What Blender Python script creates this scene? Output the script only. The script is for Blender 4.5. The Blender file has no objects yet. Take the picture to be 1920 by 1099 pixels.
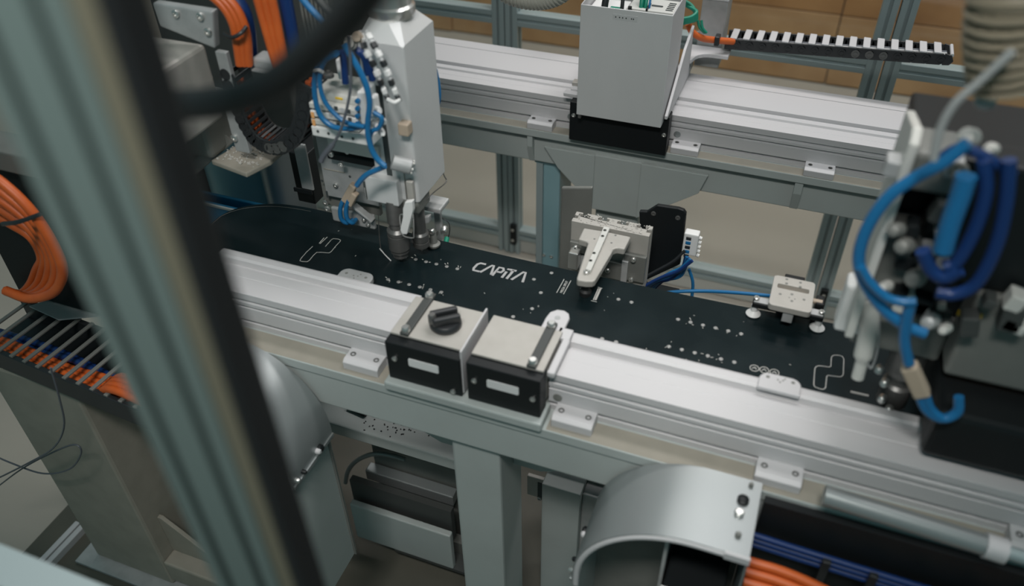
import bpy, bmesh, math, random
from mathutils import Vector, Matrix
random.seed(7)

# ------------------------------------------------------------------ camera
CX, CY, F = 960.0, 549.5, 1543.53          # principal point and focal length in pixels (1920 x 1099 frame)
CAMZ = 2.126
AX = Vector((0.9351, 0.2181, -0.2793))      # world X, Y, Z seen in camera axes (right, down, forward)
AY = Vector((0.3541, -0.6057, 0.7126))
AZ = Vector((-0.0138, -0.7652, -0.6436))
FLOOR = -0.12
scene = bpy.context.scene
C = scene.collection
camd = bpy.data.cameras.new('camera')
camd.sensor_width = 36.0
camd.lens = 36.0 * F / 1920.0
camd.clip_start = 0.02
camd.clip_end = 60
camd.dof.use_dof = True
camd.dof.focus_distance = 2.05
camd.dof.aperture_fstop = 1.8
cam = bpy.data.objects.new('camera', camd)
C.objects.link(cam)
_r = Vector((AX[0], AY[0], AZ[0])); _d = Vector((AX[1], AY[1], AZ[1])); _f = Vector((AX[2], AY[2], AZ[2]))
_m = Matrix((_r, -_d, -_f)).transposed().to_4x4()
_m.translation = Vector((0, 0, CAMZ))
cam.matrix_world = _m
scene.camera = cam

# ------------------------------------------------------------------ light
w = bpy.data.worlds.new('hall_ambient'); scene.world = w; w.use_nodes = True
w.node_tree.nodes['Background'].inputs[0].default_value = (0.30, 0.66, 0.69, 1)
w.node_tree.nodes['Background'].inputs[1].default_value = 0.24
def area(name, loc, size, power, col, aim=None):
    d = bpy.data.lights.new(name, 'AREA'); d.shape = 'RECTANGLE'; d.size, d.size_y = size; d.energy = power; d.color = col
    o = bpy.data.objects.new(name, d); C.objects.link(o); o.location = loc
    v = Vector(aim if aim else (loc[0], loc[1], 0)) - Vector(loc)
    o.rotation_euler = v.to_track_quat('-Z', 'Y').to_euler()
    return o
area('ceiling_light', (0.30, 2.0, 4.4), (1.6, 0.4), 48, (1.0, 0.955, 0.955))
area('ceiling_light', (0.0, 3.4, 4.4), (5.0, 0.4), 125, (1.0, 0.95, 0.93), aim=(0.0, 4.7, 0.0))
lamp = area('machine_work_lamp', (-0.15, -0.35, 3.3), (0.9, 0.25), 9.5, (1.0, 0.97, 0.93), aim=(-0.55, 1.15, 0.95)); lamp.data.spread = math.radians(58)
scene.view_settings.view_transform = 'Standard'
scene.view_settings.look = 'None'
scene.view_settings.gamma = 1
scene.view_settings.use_curve_mapping = False
scene.view_settings.exposure = -0.27

# ------------------------------------------------------------------ pixel helper: a pixel gives a direction, the plane gives the distance
def P(u, v, x=None, y=None, z=None):
    q = Vector((u - CX, v - CY, F))
    d = Vector((AX.dot(q), AY.dot(q), AZ.dot(q)))
    if x is not None: t = x / d.x
    elif y is not None: t = y / d.y
    else: t = (z - CAMZ) / d.z
    return Vector((0, 0, CAMZ)) + d * t

# ------------------------------------------------------------------ materials
MATS = {}
def mat(name, col, rough=0.5, metal=0.0, noise=None, bump=None, coat=0.0, scale3=(1, 1, 1), spec=0.5, rvar=0.0):
    m = bpy.data.materials.new(name); m.use_nodes = True
    nt = m.node_tree; b = nt.nodes['Principled BSDF']
    b.inputs['Base Color'].default_value = (*col, 1); b.inputs['Roughness'].default_value = rough
    b.inputs['Metallic'].default_value = metal; b.inputs['Coat Weight'].default_value = coat
    b.inputs['Specular IOR Level'].default_value = spec
    if noise or bump or rvar:
        tc = nt.nodes.new('ShaderNodeTexCoord'); mp = nt.nodes.new('ShaderNodeMapping')
        mp.inputs['Scale'].default_value = scale3
        nt.links.new(tc.outputs['Object'], mp.inputs['Vector'])
        nz = nt.nodes.new('ShaderNodeTexNoise'); nz.inputs['Detail'].default_value = 5
        nz.inputs['Scale'].default_value = (noise or bump or (8,))[0]
        nt.links.new(mp.outputs['Vector'], nz.inputs['Vector'])
        if noise:                                   # (scale, second colour, low, high)
            r = nt.nodes.new('ShaderNodeValToRGB')
            r.color_ramp.elements[0].color = (*col, 1); r.color_ramp.elements[0].position = noise[2]
            r.color_ramp.elements[1].color = (*noise[1], 1); r.color_ramp.elements[1].position = noise[3]
            nt.links.new(nz.outputs['Fac'], r.inputs['Fac']); nt.links.new(r.outputs['Color'], b.inputs['Base Color'])
        if rvar:
            mr = nt.nodes.new('ShaderNodeMapRange'); mr.inputs['To Min'].default_value = rough - rvar; mr.inputs['To Max'].default_value = rough + rvar
            nt.links.new(nz.outputs['Fac'], mr.inputs['Value']); nt.links.new(mr.outputs['Result'], b.inputs['Roughness'])
        if bump:
            bp = nt.nodes.new('ShaderNodeBump'); bp.inputs['Strength'].default_value = bump[1]; bp.inputs['Distance'].default_value = bump[2]
            nt.links.new(nz.outputs['Fac'], bp.inputs['Height']); nt.links.new(bp.outputs['Normal'], b.inputs['Normal'])
    MATS[name] = m
    return m
mat('anodised', (0.53, 0.525, 0.535), 0.6, 0.12)
mat('brushed', (0.64, 0.645, 0.645), 0.45, 0.2, noise=(5, (0.58, 0.59, 0.59), 0.35, 0.75), scale3=(1, 1, 0.4), rvar=0.06)
mat('cast_alu', (0.42, 0.43, 0.43), 0.5, 0.3, noise=(30, (0.33, 0.34, 0.34), 0.4, 0.8))
mat('warm_alu', (0.42, 0.405, 0.375), 0.5, 0.2, noise=(30, (0.385, 0.37, 0.34), 0.4, 0.8))
mat('galv', (0.31, 0.335, 0.335), 0.36, 0.5, noise=(4, (0.27, 0.295, 0.30), 0.3, 0.8))
mat('paint_grey', (0.39, 0.43, 0.42), 0.5, 0.0, noise=(6, (0.35, 0.38, 0.37), 0.35, 0.8))
mat('paint_dust', (0.30, 0.28, 0.235), 0.75, 0.0, noise=(18, (0.26, 0.245, 0.205), 0.35, 0.7))
mat('teal_steel', (0.26, 0.42, 0.46), 0.4, 0.1, noise=(6, (0.22, 0.37, 0.41), 0.35, 0.8))  # teal-blue base with a slightly darker noise tone
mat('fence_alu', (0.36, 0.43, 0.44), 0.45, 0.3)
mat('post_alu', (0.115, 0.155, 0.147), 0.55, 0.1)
mat('post_alu_warm', (0.15, 0.14, 0.10), 0.55, 0.2)
mat('slot', (0.05, 0.06, 0.06), 0.6)
mat('black', (0.008, 0.010, 0.011), 0.45, spec=0.3)
mat('black_plastic', (0.02, 0.022, 0.024), 0.38)
mat('dark_steel', (0.15, 0.15, 0.145), 0.38, 0.55)
mat('rubber', (0.006, 0.007, 0.008), 0.6)
mat('dark_grey', (0.055, 0.06, 0.058), 0.55, 0.1)  # dark grey machine parts; on the trough wall it stands in for shade
mat('dull_iron', (0.20, 0.205, 0.19), 0.55, 0.2, noise=(8, (0.15, 0.155, 0.145), 0.35, 0.75))
mat('steel', (0.62, 0.62, 0.60), 0.28, 0.85)
mat('insert_steel', (0.36, 0.36, 0.35), 0.35, 0.6)
mat('white_plastic', (0.72, 0.72, 0.71), 0.42)
mat('off_white', (0.55, 0.55, 0.52), 0.5)
mat('tan_plastic', (0.42, 0.34, 0.26), 0.5)
mat('blue_hose', (0.010, 0.135, 0.32), 0.38, coat=0.15)
mat('deep_blue', (0.005, 0.03, 0.13), 0.42)
mat('blue_bin', (0.015, 0.16, 0.30), 0.5)
mat('orange', (0.58, 0.115, 0.02), 0.45, noise=(20, (0.48, 0.085, 0.015), 0.4, 0.7))
mat('green', (0.01, 0.22, 0.14), 0.4)
mat('grey_cable', (0.10, 0.11, 0.13), 0.45)
mat('yellow', (0.75, 0.50, 0.03), 0.5)
mat('red', (0.5, 0.03, 0.02), 0.5)
mat('label_white', (0.68, 0.68, 0.68), 0.5)
mat('label_grey', (0.50, 0.51, 0.51), 0.5)
mat('print_grey', (0.34, 0.34, 0.34), 0.5)
mat('print_pale', (0.50, 0.49, 0.46), 0.5)
mat('hose_tan', (0.26, 0.225, 0.165), 0.55)
mat('hose_pale', (0.46, 0.45, 0.40), 0.5)
mat('amber', (0.8, 0.40, 0.15), 0.4)
mat('floor', (0.42, 0.385, 0.33), 0.55, noise=(1.6, (0.37, 0.34, 0.295), 0.35, 0.7))
mat('floor_shade', (0.10, 0.095, 0.075), 0.6, 0.1, noise=(5, (0.075, 0.075, 0.06), 0.35, 0.7))  # dark tone that puts the shade under the machine into the colour
mat('plywood', (0.46, 0.235, 0.09), 0.65, noise=(3.0, (0.31, 0.145, 0.05), 0.35, 0.7), scale3=(1, 1, 1.6))
mat('plywood_pale', (0.52, 0.31, 0.15), 0.65, noise=(3.0, (0.38, 0.205, 0.09), 0.35, 0.7), scale3=(1, 1, 1.6))
mat('skirting', (0.22, 0.24, 0.23), 0.6)
mat('deck', (0.005, 0.010, 0.0115), 0.24, noise=(9, (0.008, 0.015, 0.017), 0.4, 0.8), rvar=0.05, spec=0.22)
mat('deck_edge', (0.05, 0.055, 0.05), 0.45)
mat('chips', (0.45, 0.44, 0.41), 0.7)
def pane_mat():
    m = bpy.data.materials.new('clear_pane'); m.use_nodes = True; nt = m.node_tree; nt.nodes.clear()
    o = nt.nodes.new('ShaderNodeOutputMaterial'); mx = nt.nodes.new('ShaderNodeMixShader')
    t = nt.nodes.new('ShaderNodeBsdfTransparent'); t.inputs[0].default_value = (0.95, 0.97, 0.965, 1)
    g = nt.nodes.new('ShaderNodeBsdfGlossy'); g.inputs['Roughness'].default_value = 0.08
    mx.inputs[0].default_value = 0.05
    nt.links.new(t.outputs[0], mx.inputs[1]); nt.links.new(g.outputs[0], mx.inputs[2]); nt.links.new(mx.outputs[0], o.inputs[0])
    MATS['clear_pane'] = m
pane_mat()

# ------------------------------------------------------------------ mesh builder
ROOT = {}
def root_loc(o):
    return ROOT.get(o.name, Vector((0, 0, 0)))
def thing(name, label, cat, loc, group=None):
    o = bpy.data.objects.new(name, None); C.objects.link(o); o.location = loc; o.empty_display_size = 0.05
    o['label'] = label; o['category'] = cat
    if group: o['group'] = group
    ROOT[o.name] = Vector(loc)
    return o
def tag(o, label, cat, group=None):
    o['label'] = label; o['category'] = cat
    if group: o['group'] = group
    return o
def struct(o):
    o['kind'] = 'structure'; return o
def smooth_path(pts, sub=6):
    pts = [Vector(p) for p in pts]
    if len(pts) < 3: return pts
    out = []
    for i in range(len(pts) - 1):
        p0 = pts[i - 1] if i else pts[0] * 2 - pts[1]
        p1, p2 = pts[i], pts[i + 1]
        p3 = pts[i + 2] if i + 2 < len(pts) else p2 * 2 - p1
        for k in range(sub):
            t = k / sub
            out.append(0.5 * ((2 * p1) + (p2 - p0) * t + (2 * p0 - 5 * p1 + 4 * p2 - p3) * t * t + (3 * p1 - p0 - 3 * p2 + p3) * t ** 3))
    out.append(pts[-1])
    return out
class MB:
    def __init__(self): self.v = []; self.f = []
    def add(self, vs, fs):
        n = len(self.v); self.v += [Vector(p) for p in vs]; self.f += [tuple(i + n for i in q) for q in fs]; return self
    def box(self, x0, x1, y0, y1, z0, z1):
        if x0 > x1: x0, x1 = x1, x0
        if y0 > y1: y0, y1 = y1, y0
        if z0 > z1: z0, z1 = z1, z0
        return self.add([(x0, y0, z0), (x1, y0, z0), (x1, y1, z0), (x0, y1, z0), (x0, y0, z1), (x1, y0, z1), (x1, y1, z1), (x0, y1, z1)],
                        [(0, 3, 2, 1), (4, 5, 6, 7), (0, 1, 5, 4), (1, 2, 6, 5), (2, 3, 7, 6), (3, 0, 4, 7)])
    def pbox(self, u0, v0, u1, v1, y, dy):
        a = P(u0, v0, y=y); b = P(u1, v1, y=y); return self.box(a.x, b.x, y, y + dy, a.z, b.z)
    def obox(self, c, s, rot):
        vs = [Vector(c) + rot @ Vector((sx * s[0] / 2, sy * s[1] / 2, sz * s[2] / 2)) for sz in (-1, 1) for sx, sy in ((-1, -1), (1, -1), (1, 1), (-1, 1))]
        return self.add(vs, [(0, 3, 2, 1), (4, 5, 6, 7), (0, 1, 5, 4), (1, 2, 6, 5), (2, 3, 7, 6), (3, 0, 4, 7)])
    def bar(self, p0, p1, w, h, up=(0, 0, 1)):
        p0, p1 = Vector(p0), Vector(p1); d = p1 - p0; L = d.length; d.normalize()
        s = d.cross(Vector(up)).normalized(); u = s.cross(d)
        return self.obox((p0 + p1) / 2, (L, w, h), Matrix((d, s, u)).transposed())
    def cyl(self, p0, p1, r0, r1=None, n=16):
        p0, p1 = Vector(p0), Vector(p1); r1 = r0 if r1 is None else r1
        d = (p1 - p0).normalized(); a = d.orthogonal().normalized(); b = d.cross(a)
        vs = [p + (a * math.cos(2 * math.pi * i / n) + b * math.sin(2 * math.pi * i / n)) * r for p, r in ((p0, r0), (p1, r1)) for i in range(n)]
        fs = [(i, (i + 1) % n, n + (i + 1) % n, n + i) for i in range(n)] + [tuple(range(n))[::-1], tuple(range(n, 2 * n))]
        return self.add(vs, fs)
    def lathe(self, base, axis, prof, n=20):
        base = Vector(base); d = Vector(axis).normalized(); a = d.orthogonal().normalized(); b = d.cross(a)
        vs = [base + d * h + (a * math.cos(2 * math.pi * i / n) + b * math.sin(2 * math.pi * i / n)) * r for r, h in prof for i in range(n)]
        fs = [(k * n + i, k * n + (i + 1) % n, (k + 1) * n + (i + 1) % n, (k + 1) * n + i) for k in range(len(prof) - 1) for i in range(n)]
        fs += [tuple(range(n))[::-1], tuple(range((len(prof) - 1) * n, len(prof) * n))]
        return self.add(vs, fs)
    def tube(self, pts, r, n=8, sub=6, sm=True):
        pts = smooth_path(pts, sub) if sm else [Vector(p) for p in pts]
        t = (pts[1] - pts[0]).normalized(); a = t.orthogonal().normalized()
        vs = []
        for i, p in enumerate(pts):
            tn = (pts[min(i + 1, len(pts) - 1)] - pts[max(i - 1, 0)])
            tn = tn.normalized() if tn.length > 1e-9 else t
            a = (a - tn * a.dot(tn)).normalized(); b = tn.cross(a); t = tn
            rr = r(i / (len(pts) - 1)) if callable(r) else r
            vs += [p + (a * math.cos(2 * math.pi * k / n) + b * math.sin(2 * math.pi * k / n)) * rr for k in range(n)]
        m = len(pts)
        fs = [(i * n + k, i * n + (k + 1) % n, (i + 1) * n + (k + 1) % n, (i + 1) * n + k) for i in range(m - 1) for k in range(n)]
        fs += [tuple(range(n))[::-1], tuple(range((m - 1) * n, m * n))]
        return self.add(vs, fs)
    def prism(self, poly, axis, a0, a1):
        """poly: 2D outline in the two axes left over (in x, y, z order)"""
        def mk(p, a):
            if axis == 'x': return (a, p[0], p[1])
            if axis == 'y': return (p[0], a, p[1])
            return (p[0], p[1], a)
        n = len(poly)
        vs = [mk(p, a0) for p in poly] + [mk(p, a1) for p in poly]
        fs = [(i, (i + 1) % n, n + (i + 1) % n, n + i) for i in range(n)] + [tuple(range(n))[::-1], tuple(range(n, 2 * n))]
        return self.add(vs, fs)
    def ribbon(self, pts, wid, z, h=0.0004, closed=False):
        """flat printed line on a horizontal surface"""
        pts = [Vector((p[0], p[1], 0)) for p in pts]; n = len(pts); vs = []
        for i in range(n):
            a = pts[i - 1] if (i or closed) else pts[i]
            b = pts[(i + 1) % n] if (i < n - 1 or closed) else pts[i]
            d1 = (pts[i] - a); d2 = (b - pts[i])
            d = (d1.normalized() if d1.length > 1e-9 else Vector()) + (d2.normalized() if d2.length > 1e-9 else Vector())
            d.normalize(); s = Vector((-d.y, d.x, 0)) * wid / 2
            vs += [(pts[i].x + s.x, pts[i].y + s.y, z + h), (pts[i].x - s.x, pts[i].y - s.y, z + h),
                   (pts[i].x + s.x, pts[i].y + s.y, z), (pts[i].x - s.x, pts[i].y - s.y, z)]
        fs = []
        for i in range(n if closed else n - 1):
            a, b = 4 * i, 4 * ((i + 1) % n)
            fs += [(a, a + 1, b + 1, b), (a + 2, b + 2, b + 3, a + 3), (a, b, b + 2, a + 2), (a + 1, a + 3, b + 3, b + 1)]
        return self.add(vs, fs)
    def build(self, name, m, parent=None, bevel=0.0, smooth=None, seg=2):
        base = Vector((0, 0, 0)); r = parent
        while r is not None and r.parent is not None: r = r.parent
        if r is not None: base = root_loc(r)
        me = bpy.data.meshes.new(name)
        me.from_pydata([tuple(p - base) for p in self.v], [], self.f); me.update()
        bm = bmesh.new(); bm.from_mesh(me); bmesh.ops.recalc_face_normals(bm, faces=bm.faces); bm.to_mesh(me); bm.free()
        me.materials.append(MATS[m])
        o = bpy.data.objects.new(name, me); C.objects.link(o)
        if parent is not None: o.parent = parent
        if smooth is not None:
            for p in me.polygons: p.use_smooth = True
            me.set_sharp_from_angle(angle=math.radians(smooth))
        if bevel:
            b = o.modifiers.new('edge', 'BEVEL'); b.width = bevel; b.segments = seg; b.limit_method = 'ANGLE'; b.angle_limit = math.radians(40)
        return o
def mesh_thing(mb, name, m, label, cat, group=None, **k):
    """one-mesh thing whose origin sits at the bottom of its shape"""
    lo = Vector((min(p.x for p in mb.v) / 2 + max(p.x for p in mb.v) / 2, min(p.y for p in mb.v) / 2 + max(p.y for p in mb.v) / 2, min(p.z for p in mb.v)))
    mb.v = [p - lo for p in mb.v]
    o = mb.build(name, m, **k); o.location = lo
    return tag(o, label, cat, group)
def rounded(x0, x1, y0, y1, r, n=5):
    out = []
    for cx, cy, a in ((x1 - r, y1 - r, 0), (x0 + r, y1 - r, 90), (x0 + r, y0 + r, 180), (x1 - r, y0 + r, 270)):
        for k in range(n + 1):
            t = math.radians(a + 90 * k / n); out.append((cx + r * math.cos(t), cy + r * math.sin(t)))
    return out
def bolt(parent, c, axis, r=0.006, h=0.006, m='steel', name='bolt'):
    """socket-head screw with a recessed hexagon"""
    c = Vector(c); d = Vector(axis).normalized()
    mb = MB().lathe(c, d, [(r, 0), (r, h * 0.85), (r * 0.85, h), (r * 0.5, h), (r * 0.45, h * 0.4), (0.0004, h * 0.4)], 12)
    return mb.build(name, m, parent, smooth=40)
def text_mesh(body, size, name, m, parent, loc, rot, ext=0.0004, align='CENTER'):
    cu = bpy.data.curves.new('lettering', 'FONT'); cu.body = body; cu.size = size; cu.extrude = ext; cu.align_x = align; cu.resolution_u = 3
    to = bpy.data.objects.new('lettering', cu); C.objects.link(to)
    bpy.context.view_layer.update()
    me = bpy.data.meshes.new_from_object(to.evaluated_get(bpy.context.evaluated_depsgraph_get()))
    bpy.data.objects.remove(to)
    base = root_loc(parent)
    me.transform(Matrix.Translation(Vector(loc) - base) @ rot.to_4x4())
    me.materials.clear(); me.materials.append(MATS[m])
    o = bpy.data.objects.new(name, me); C.objects.link(o); o.parent = parent
    return o
# ================================================================== setting
struct(MB().box(-6, 5, -1.5, 7.5, FLOOR - 0.08, FLOOR).build('floor', 'floor'))
WY = 4.93
wall = struct(MB().box(-6, 5, WY + 0.05, WY + 0.15, FLOOR, 4.2).build('wall_back', 'skirting'))
PW = 1.22
for i in range(9):
    x0 = -6 + i * PW
    for k, (z0, z1, mm) in enumerate(((FLOOR + 0.008, FLOOR + 0.42, 'plywood_pale'), (FLOOR + 0.425, FLOOR + 1.85, 'plywood'), (FLOOR + 1.855, FLOOR + 3.0, 'plywood'))):
        d = 0.006 * ((i * 7 + k * 3) % 3)
        MB().box(x0 + 0.003, x0 + PW - 0.003, WY + 0.012 - d, WY + 0.05, z0, z1).build('panel', mm, wall, bevel=0.004)

# ------------------------------------------------------------------ guard fence behind the machine
FY = 2.75
def profile_post(parent, x0, x1, y0, y1, z0, z1, m='fence_alu', name='post', slots=1, sm='slot'):
    """aluminium T-slot extrusion standing up: grooved outline"""
    w = (x1 - x0) / slots
    poly = [(x0, y0)]
    for s in range(slots):
        c = x0 + w * (s + 0.5)
        poly += [(c - 0.005, y0), (c - 0.005, y0 + 0.004), (c - 0.009, y0 + 0.004), (c - 0.009, y0 + 0.010), (c + 0.009, y0 + 0.010), (c + 0.009, y0 + 0.004), (c + 0.005, y0 + 0.004), (c + 0.005, y0)]
    cy = (y0 + y1) / 2
    poly += [(x1, y0), (x1, cy - 0.005), (x1 - 0.009, cy - 0.005), (x1 - 0.009, cy + 0.005), (x1, cy + 0.005), (x1, y1), (x0, y1), (x0, cy + 0.005), (x0 + 0.009, cy + 0.005), (x0 + 0.009, cy - 0.005), (x0, cy - 0.005)]
    return MB().prism(poly, 'z', z0, z1).build(name, m, parent, bevel=0.0012)
def rail_x(parent, x0, x1, zc, h=0.05, name='rail', m='fence_alu'):
    y0, y1 = FY, FY + 0.05
    poly = [(y0, zc - h / 2), (y0, zc - 0.005), (y0 + 0.009, zc - 0.005), (y0 + 0.009, zc + 0.005), (y0, zc + 0.005), (y0, zc + h / 2), (y1, zc + h / 2), (y1, zc - h / 2)]
    return MB().prism(poly, 'x', x0, x1).build(name, m, parent, bevel=0.0012)
FTOP = 2.05
MIDZ = 0.955
for (a, b, lab) in ((-2.65, -1.091, 'clear guard fence bay behind the spindle head with the milling tool down'),
                    (-1.087, 0.214, 'clear guard fence bay behind the carriage with the open cover'),
                    (0.220, 1.75, 'clear guard fence bay at the looped end of the cable chain')):
    t = thing('guard_fence_panel', lab, 'fence', ((a + b) / 2, FY, FLOOR), 'guard fence bays behind the machine')
    profile_post(t, a, a + 0.048, FY, FY + 0.05, FLOOR, FTOP)
    profile_post(t, b - 0.048, b, FY, FY + 0.05, FLOOR, FTOP)
    for zc in (-0.015, MIDZ, FTOP - 0.03): rail_x(t, a + 0.048, b - 0.048, zc)
    for z0, z1 in ((0.01, MIDZ - 0.025), (MIDZ + 0.025, FTOP - 0.055)):
        MB().box(a + 0.046, b - 0.046, FY + 0.023, FY + 0.028, z0, z1).build('pane', 'clear_pane', t)
    MB().box(a + 0.048, b - 0.048, FY + 0.015, FY + 0.035, FLOOR + 0.005, -0.041).build('kick_plate', 'off_white', t)
    for xx in (a + 0.024,):
        h = MB().box(xx - 0.014, xx + 0.014, FY - 0.018, FY, -0.06, 0.045).build('hinge', 'black', t, bevel=0.003)
        for zz in (-0.035, 0.02): 
            MB().cyl((xx, FY - 0.0185, zz), (xx, FY - 0.021, zz), 0.007, n=10).build('hinge_screw', 'steel', h)

# ------------------------------------------------------------------ rear beam with column and gussets
beam_rear = t = thing('rear_support_beam', 'grey painted steel beam on a central column with wide gussets, under the rear rail', 'beam', (-0.47, 2.2, FLOOR))
MB().box(-1.9, 1.0, 2.06, 2.40, 0.898, 0.922).build('top_flange', 'paint_grey', t, bevel=0.002)
MB().box(-1.9, 1.0, 2.061, 2.099, 0.922, 0.9222).build('dust_strip', 'paint_dust', t)
MB().box(-1.9, 1.0, 2.085, 2.34, 0.800, 0.898).build('web_box', 'paint_grey', t, bevel=0.004)
MB().box(-0.540, -0.400, 2.110, 2.300, FLOOR + 0.02, 0.800).build('column', 'paint_grey', t, bevel=0.01)
MB().box(-0.62, -0.32, 2.04, 2.38, FLOOR, FLOOR + 0.02).build('foot_plate', 'paint_grey', t, bevel=0.002)
gl = [(-0.745, 0.885), (-0.725, 0.835), (-0.655, 0.812), (-0.535, 0.680), (-0.535, 0.80), (-0.60, 0.885)]
MB().prism([(-0.70, 0.865), (-0.655, 0.800), (-0.540, 0.690), (-0.540, 0.865)], 'y', 2.070, 2.082).build('gusset', 'paint_grey', t, bevel=0.002)
MB().prism([(-0.400, 0.865), (-0.400, 0.672), (-0.225, 0.800), (-0.205, 0.865)], 'y', 2.070, 2.082).build('gusset', 'paint_grey', t, bevel=0.002)
MB().prism([(2.065, 0.898), (2.065, 0.86), (2.084, 0.80), (2.086, 0.80), (2.086, 0.898)], 'x', -0.752, -0.735).build('rib', 'paint_grey', t, bevel=0.002)
MB().box(-0.545, -0.395, 2.075, 2.112, 0.672, 0.865).build('gusset_spacer', 'paint_grey', t, bevel=0.003)
MB().prism([(2.065, 0.898), (2.065, 0.86), (2.084, 0.80), (2.086, 0.80), (2.086, 0.898)], 'x', 0.030, 0.052).build('rib', 'paint_grey', t, bevel=0.002)

# ------------------------------------------------------------------ rails: extruded profile, drawn in the section (y, z)
def rail_section(y0, zt, wide):
    """front face at y0, top at zt; grooves as in the photograph"""
    f = [(y0, zt), (y0, zt - 0.017), (y0 + 0.006, zt - 0.019), (y0 + 0.006, zt - 0.023), (y0, zt - 0.025), (y0, zt - 0.034), (y0 + 0.007, zt - 0.036), (y0 + 0.007, zt - 0.039),
         (y0 + 0.001, zt - 0.041), (y0 + 0.001, zt - 0.075), (y0 + 0.012, zt - 0.077), (y0 + 0.012, zt - 0.083), (y0 + 0.003, zt - 0.085), (y0 + 0.003, zt - 0.098)]
    if wide:
        f += [(y0 + 0.262, zt - 0.098), (y0 + 0.262, zt + 0.008), (y0 + 0.216, zt + 0.008), (y0 + 0.216, zt + 0.003), (y0 + 0.213, zt + 0.003), (y0 + 0.213, zt + 0.008), (y0 + 0.099, zt + 0.008),
              (y0 + 0.099, zt - 0.004), (y0 + 0.092, zt + 0.000), (y0 + 0.070, zt + 0.001), (y0 + 0.066, zt - 0.007), (y0 + 0.060, zt - 0.007), (y0 + 0.058, zt), (y0 + 0.032, zt), (y0 + 0.0315, zt - 0.001), (y0 + 0.0305, zt - 0.001), (y0 + 0.030, zt)]
    else:
        f += [(y0 + 0.114, zt - 0.098), (y0 + 0.114, zt + 0.004), (y0 + 0.108, zt + 0.006), (y0 + 0.095, zt + 0.006), (y0 + 0.090, zt + 0.002), (y0 + 0.086, zt - 0.010), (y0 + 0.074, zt - 0.010), (y0 + 0.072, zt), (y0 + 0.046, zt), (y0 + 0.0455, zt - 0.001), (y0 + 0.0435, zt - 0.001), (y0 + 0.043, zt)]
    return f[::-1]
def clamp_block(parent, x, y0, zt, m='anodised'):
    """small block that holds the rail down on the flange"""
    b = MB().prism([(y0 - 0.038, zt - 0.098), (y0 - 0.038, zt - 0.080), (y0 - 0.030, zt - 0.074), (y0 + 0.006, zt - 0.074), (y0 + 0.006, zt - 0.098)][::-1], 'x', x - 0.039, x + 0.039).build('clamp_block', m, parent, bevel=0.0015)
    for s in (-1, 1):
        c = Vector((x + s * 0.026, y0 - 0.015, zt - 0.0742))
        MB().lathe(c, (0, 0, 1), [(0.006, 0), (0.006, 0.001), (0.0035, 0.001), (0.003, 0.0002), (0.0003, 0.0002)], 12).build('screw', 'dark_steel', b, smooth=40)
RR = 2.10; RZ = 1.02
t = thing('rear_guide_rail', 'long silver grooved linear rail behind the snowboard, crossing under the open cover', 'rail', (-0.4, 2.2, 0.922))
MB().prism(rail_section(RR, RZ, True), 'x', -1.85, 0.95).build('profile', 'anodised', t, bevel=0.0012)
for x in (-0.712, -0.281, 0.083, 0.5, -1.13): clamp_block(t, x, RR, RZ)
for x in (-0.628, -0.312, -1.2, 0.6):
    o = MB().lathe((x, RR + 0.0012, RZ - 0.058), (0, -1, 0), [(0.010, 0), (0.010, 0.0015), (0.007, 0.0022), (0.0004, 0.0022)], 16).build('cap_screw', 'galv', t, smooth=40)

# ------------------------------------------------------------------ carriage with open sheet cover
x0, x1 = -0.582, -0.344
t = thing('rail_carriage', 'open-topped brushed sheet metal cover full of wiring, on the rear rail', 'carriage', (-0.46, 2.1, 0.93))
MB().box(-0.612, -0.328, 2.035, 2.075, 0.925, 1.045).build('carriage_plate', 'black', t, bevel=0.002)
MB().box(-0.60, -0.335, 2.075, 2.36, 1.0315, 1.05).build('slide_plate', 'anodised', t, bevel=0.002)
for (bx, bz) in ((-0.600, 1.005), (-0.338, 0.99)): bolt(t, (bx, 2.035, bz), (0, -1, 0), 0.006, 0.004)
zt, zb, yf, yb = 1.338, 1.028, 2.000, 2.17
th = 0.003
fr = MB().box(x0, x1, yf, yf + th, zb, zt).build('front_panel', 'brushed', t, bevel=0.002)
lab = MB().box(x0 + 0.086, x0 + 0.149, yf - 0.0005, yf + 0.001, zt - 0.028, zt - 0.0145).build('print_label', 'label_grey', fr)
for i, dx in enumerate((0.006, 0.016, 0.024, 0.033, 0.047, 0.052)):
    MB().box(x0 + 0.086 + dx, x0 + 0.089 + dx, yf - 0.0008, yf, zt - 0.023, zt - 0.0195).build('print_mark', 'slot', lab)
MB().box(x1 - th, x1, yf + th, yb, zb, zt).build('side_panel', 'anodised', t, bevel=0.0015)
MB().box(x0, x0 + th, yf + th, yb, zb, zt).build('side_panel', 'anodised', t, bevel=0.0015)
MB().box(x0 + 0.004, x0 + 0.012, yf + th, yf + 0.012, zb - 0.012, zb + 0.05).build('hinge_tab', 'dark_steel', t)
MB().box(x0 + 0.003, x1 - 0.003, yb, yb + 0.02, 1.05, zt + 0.06).build('backplate', 'anodised', t, bevel=0.002)
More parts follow.
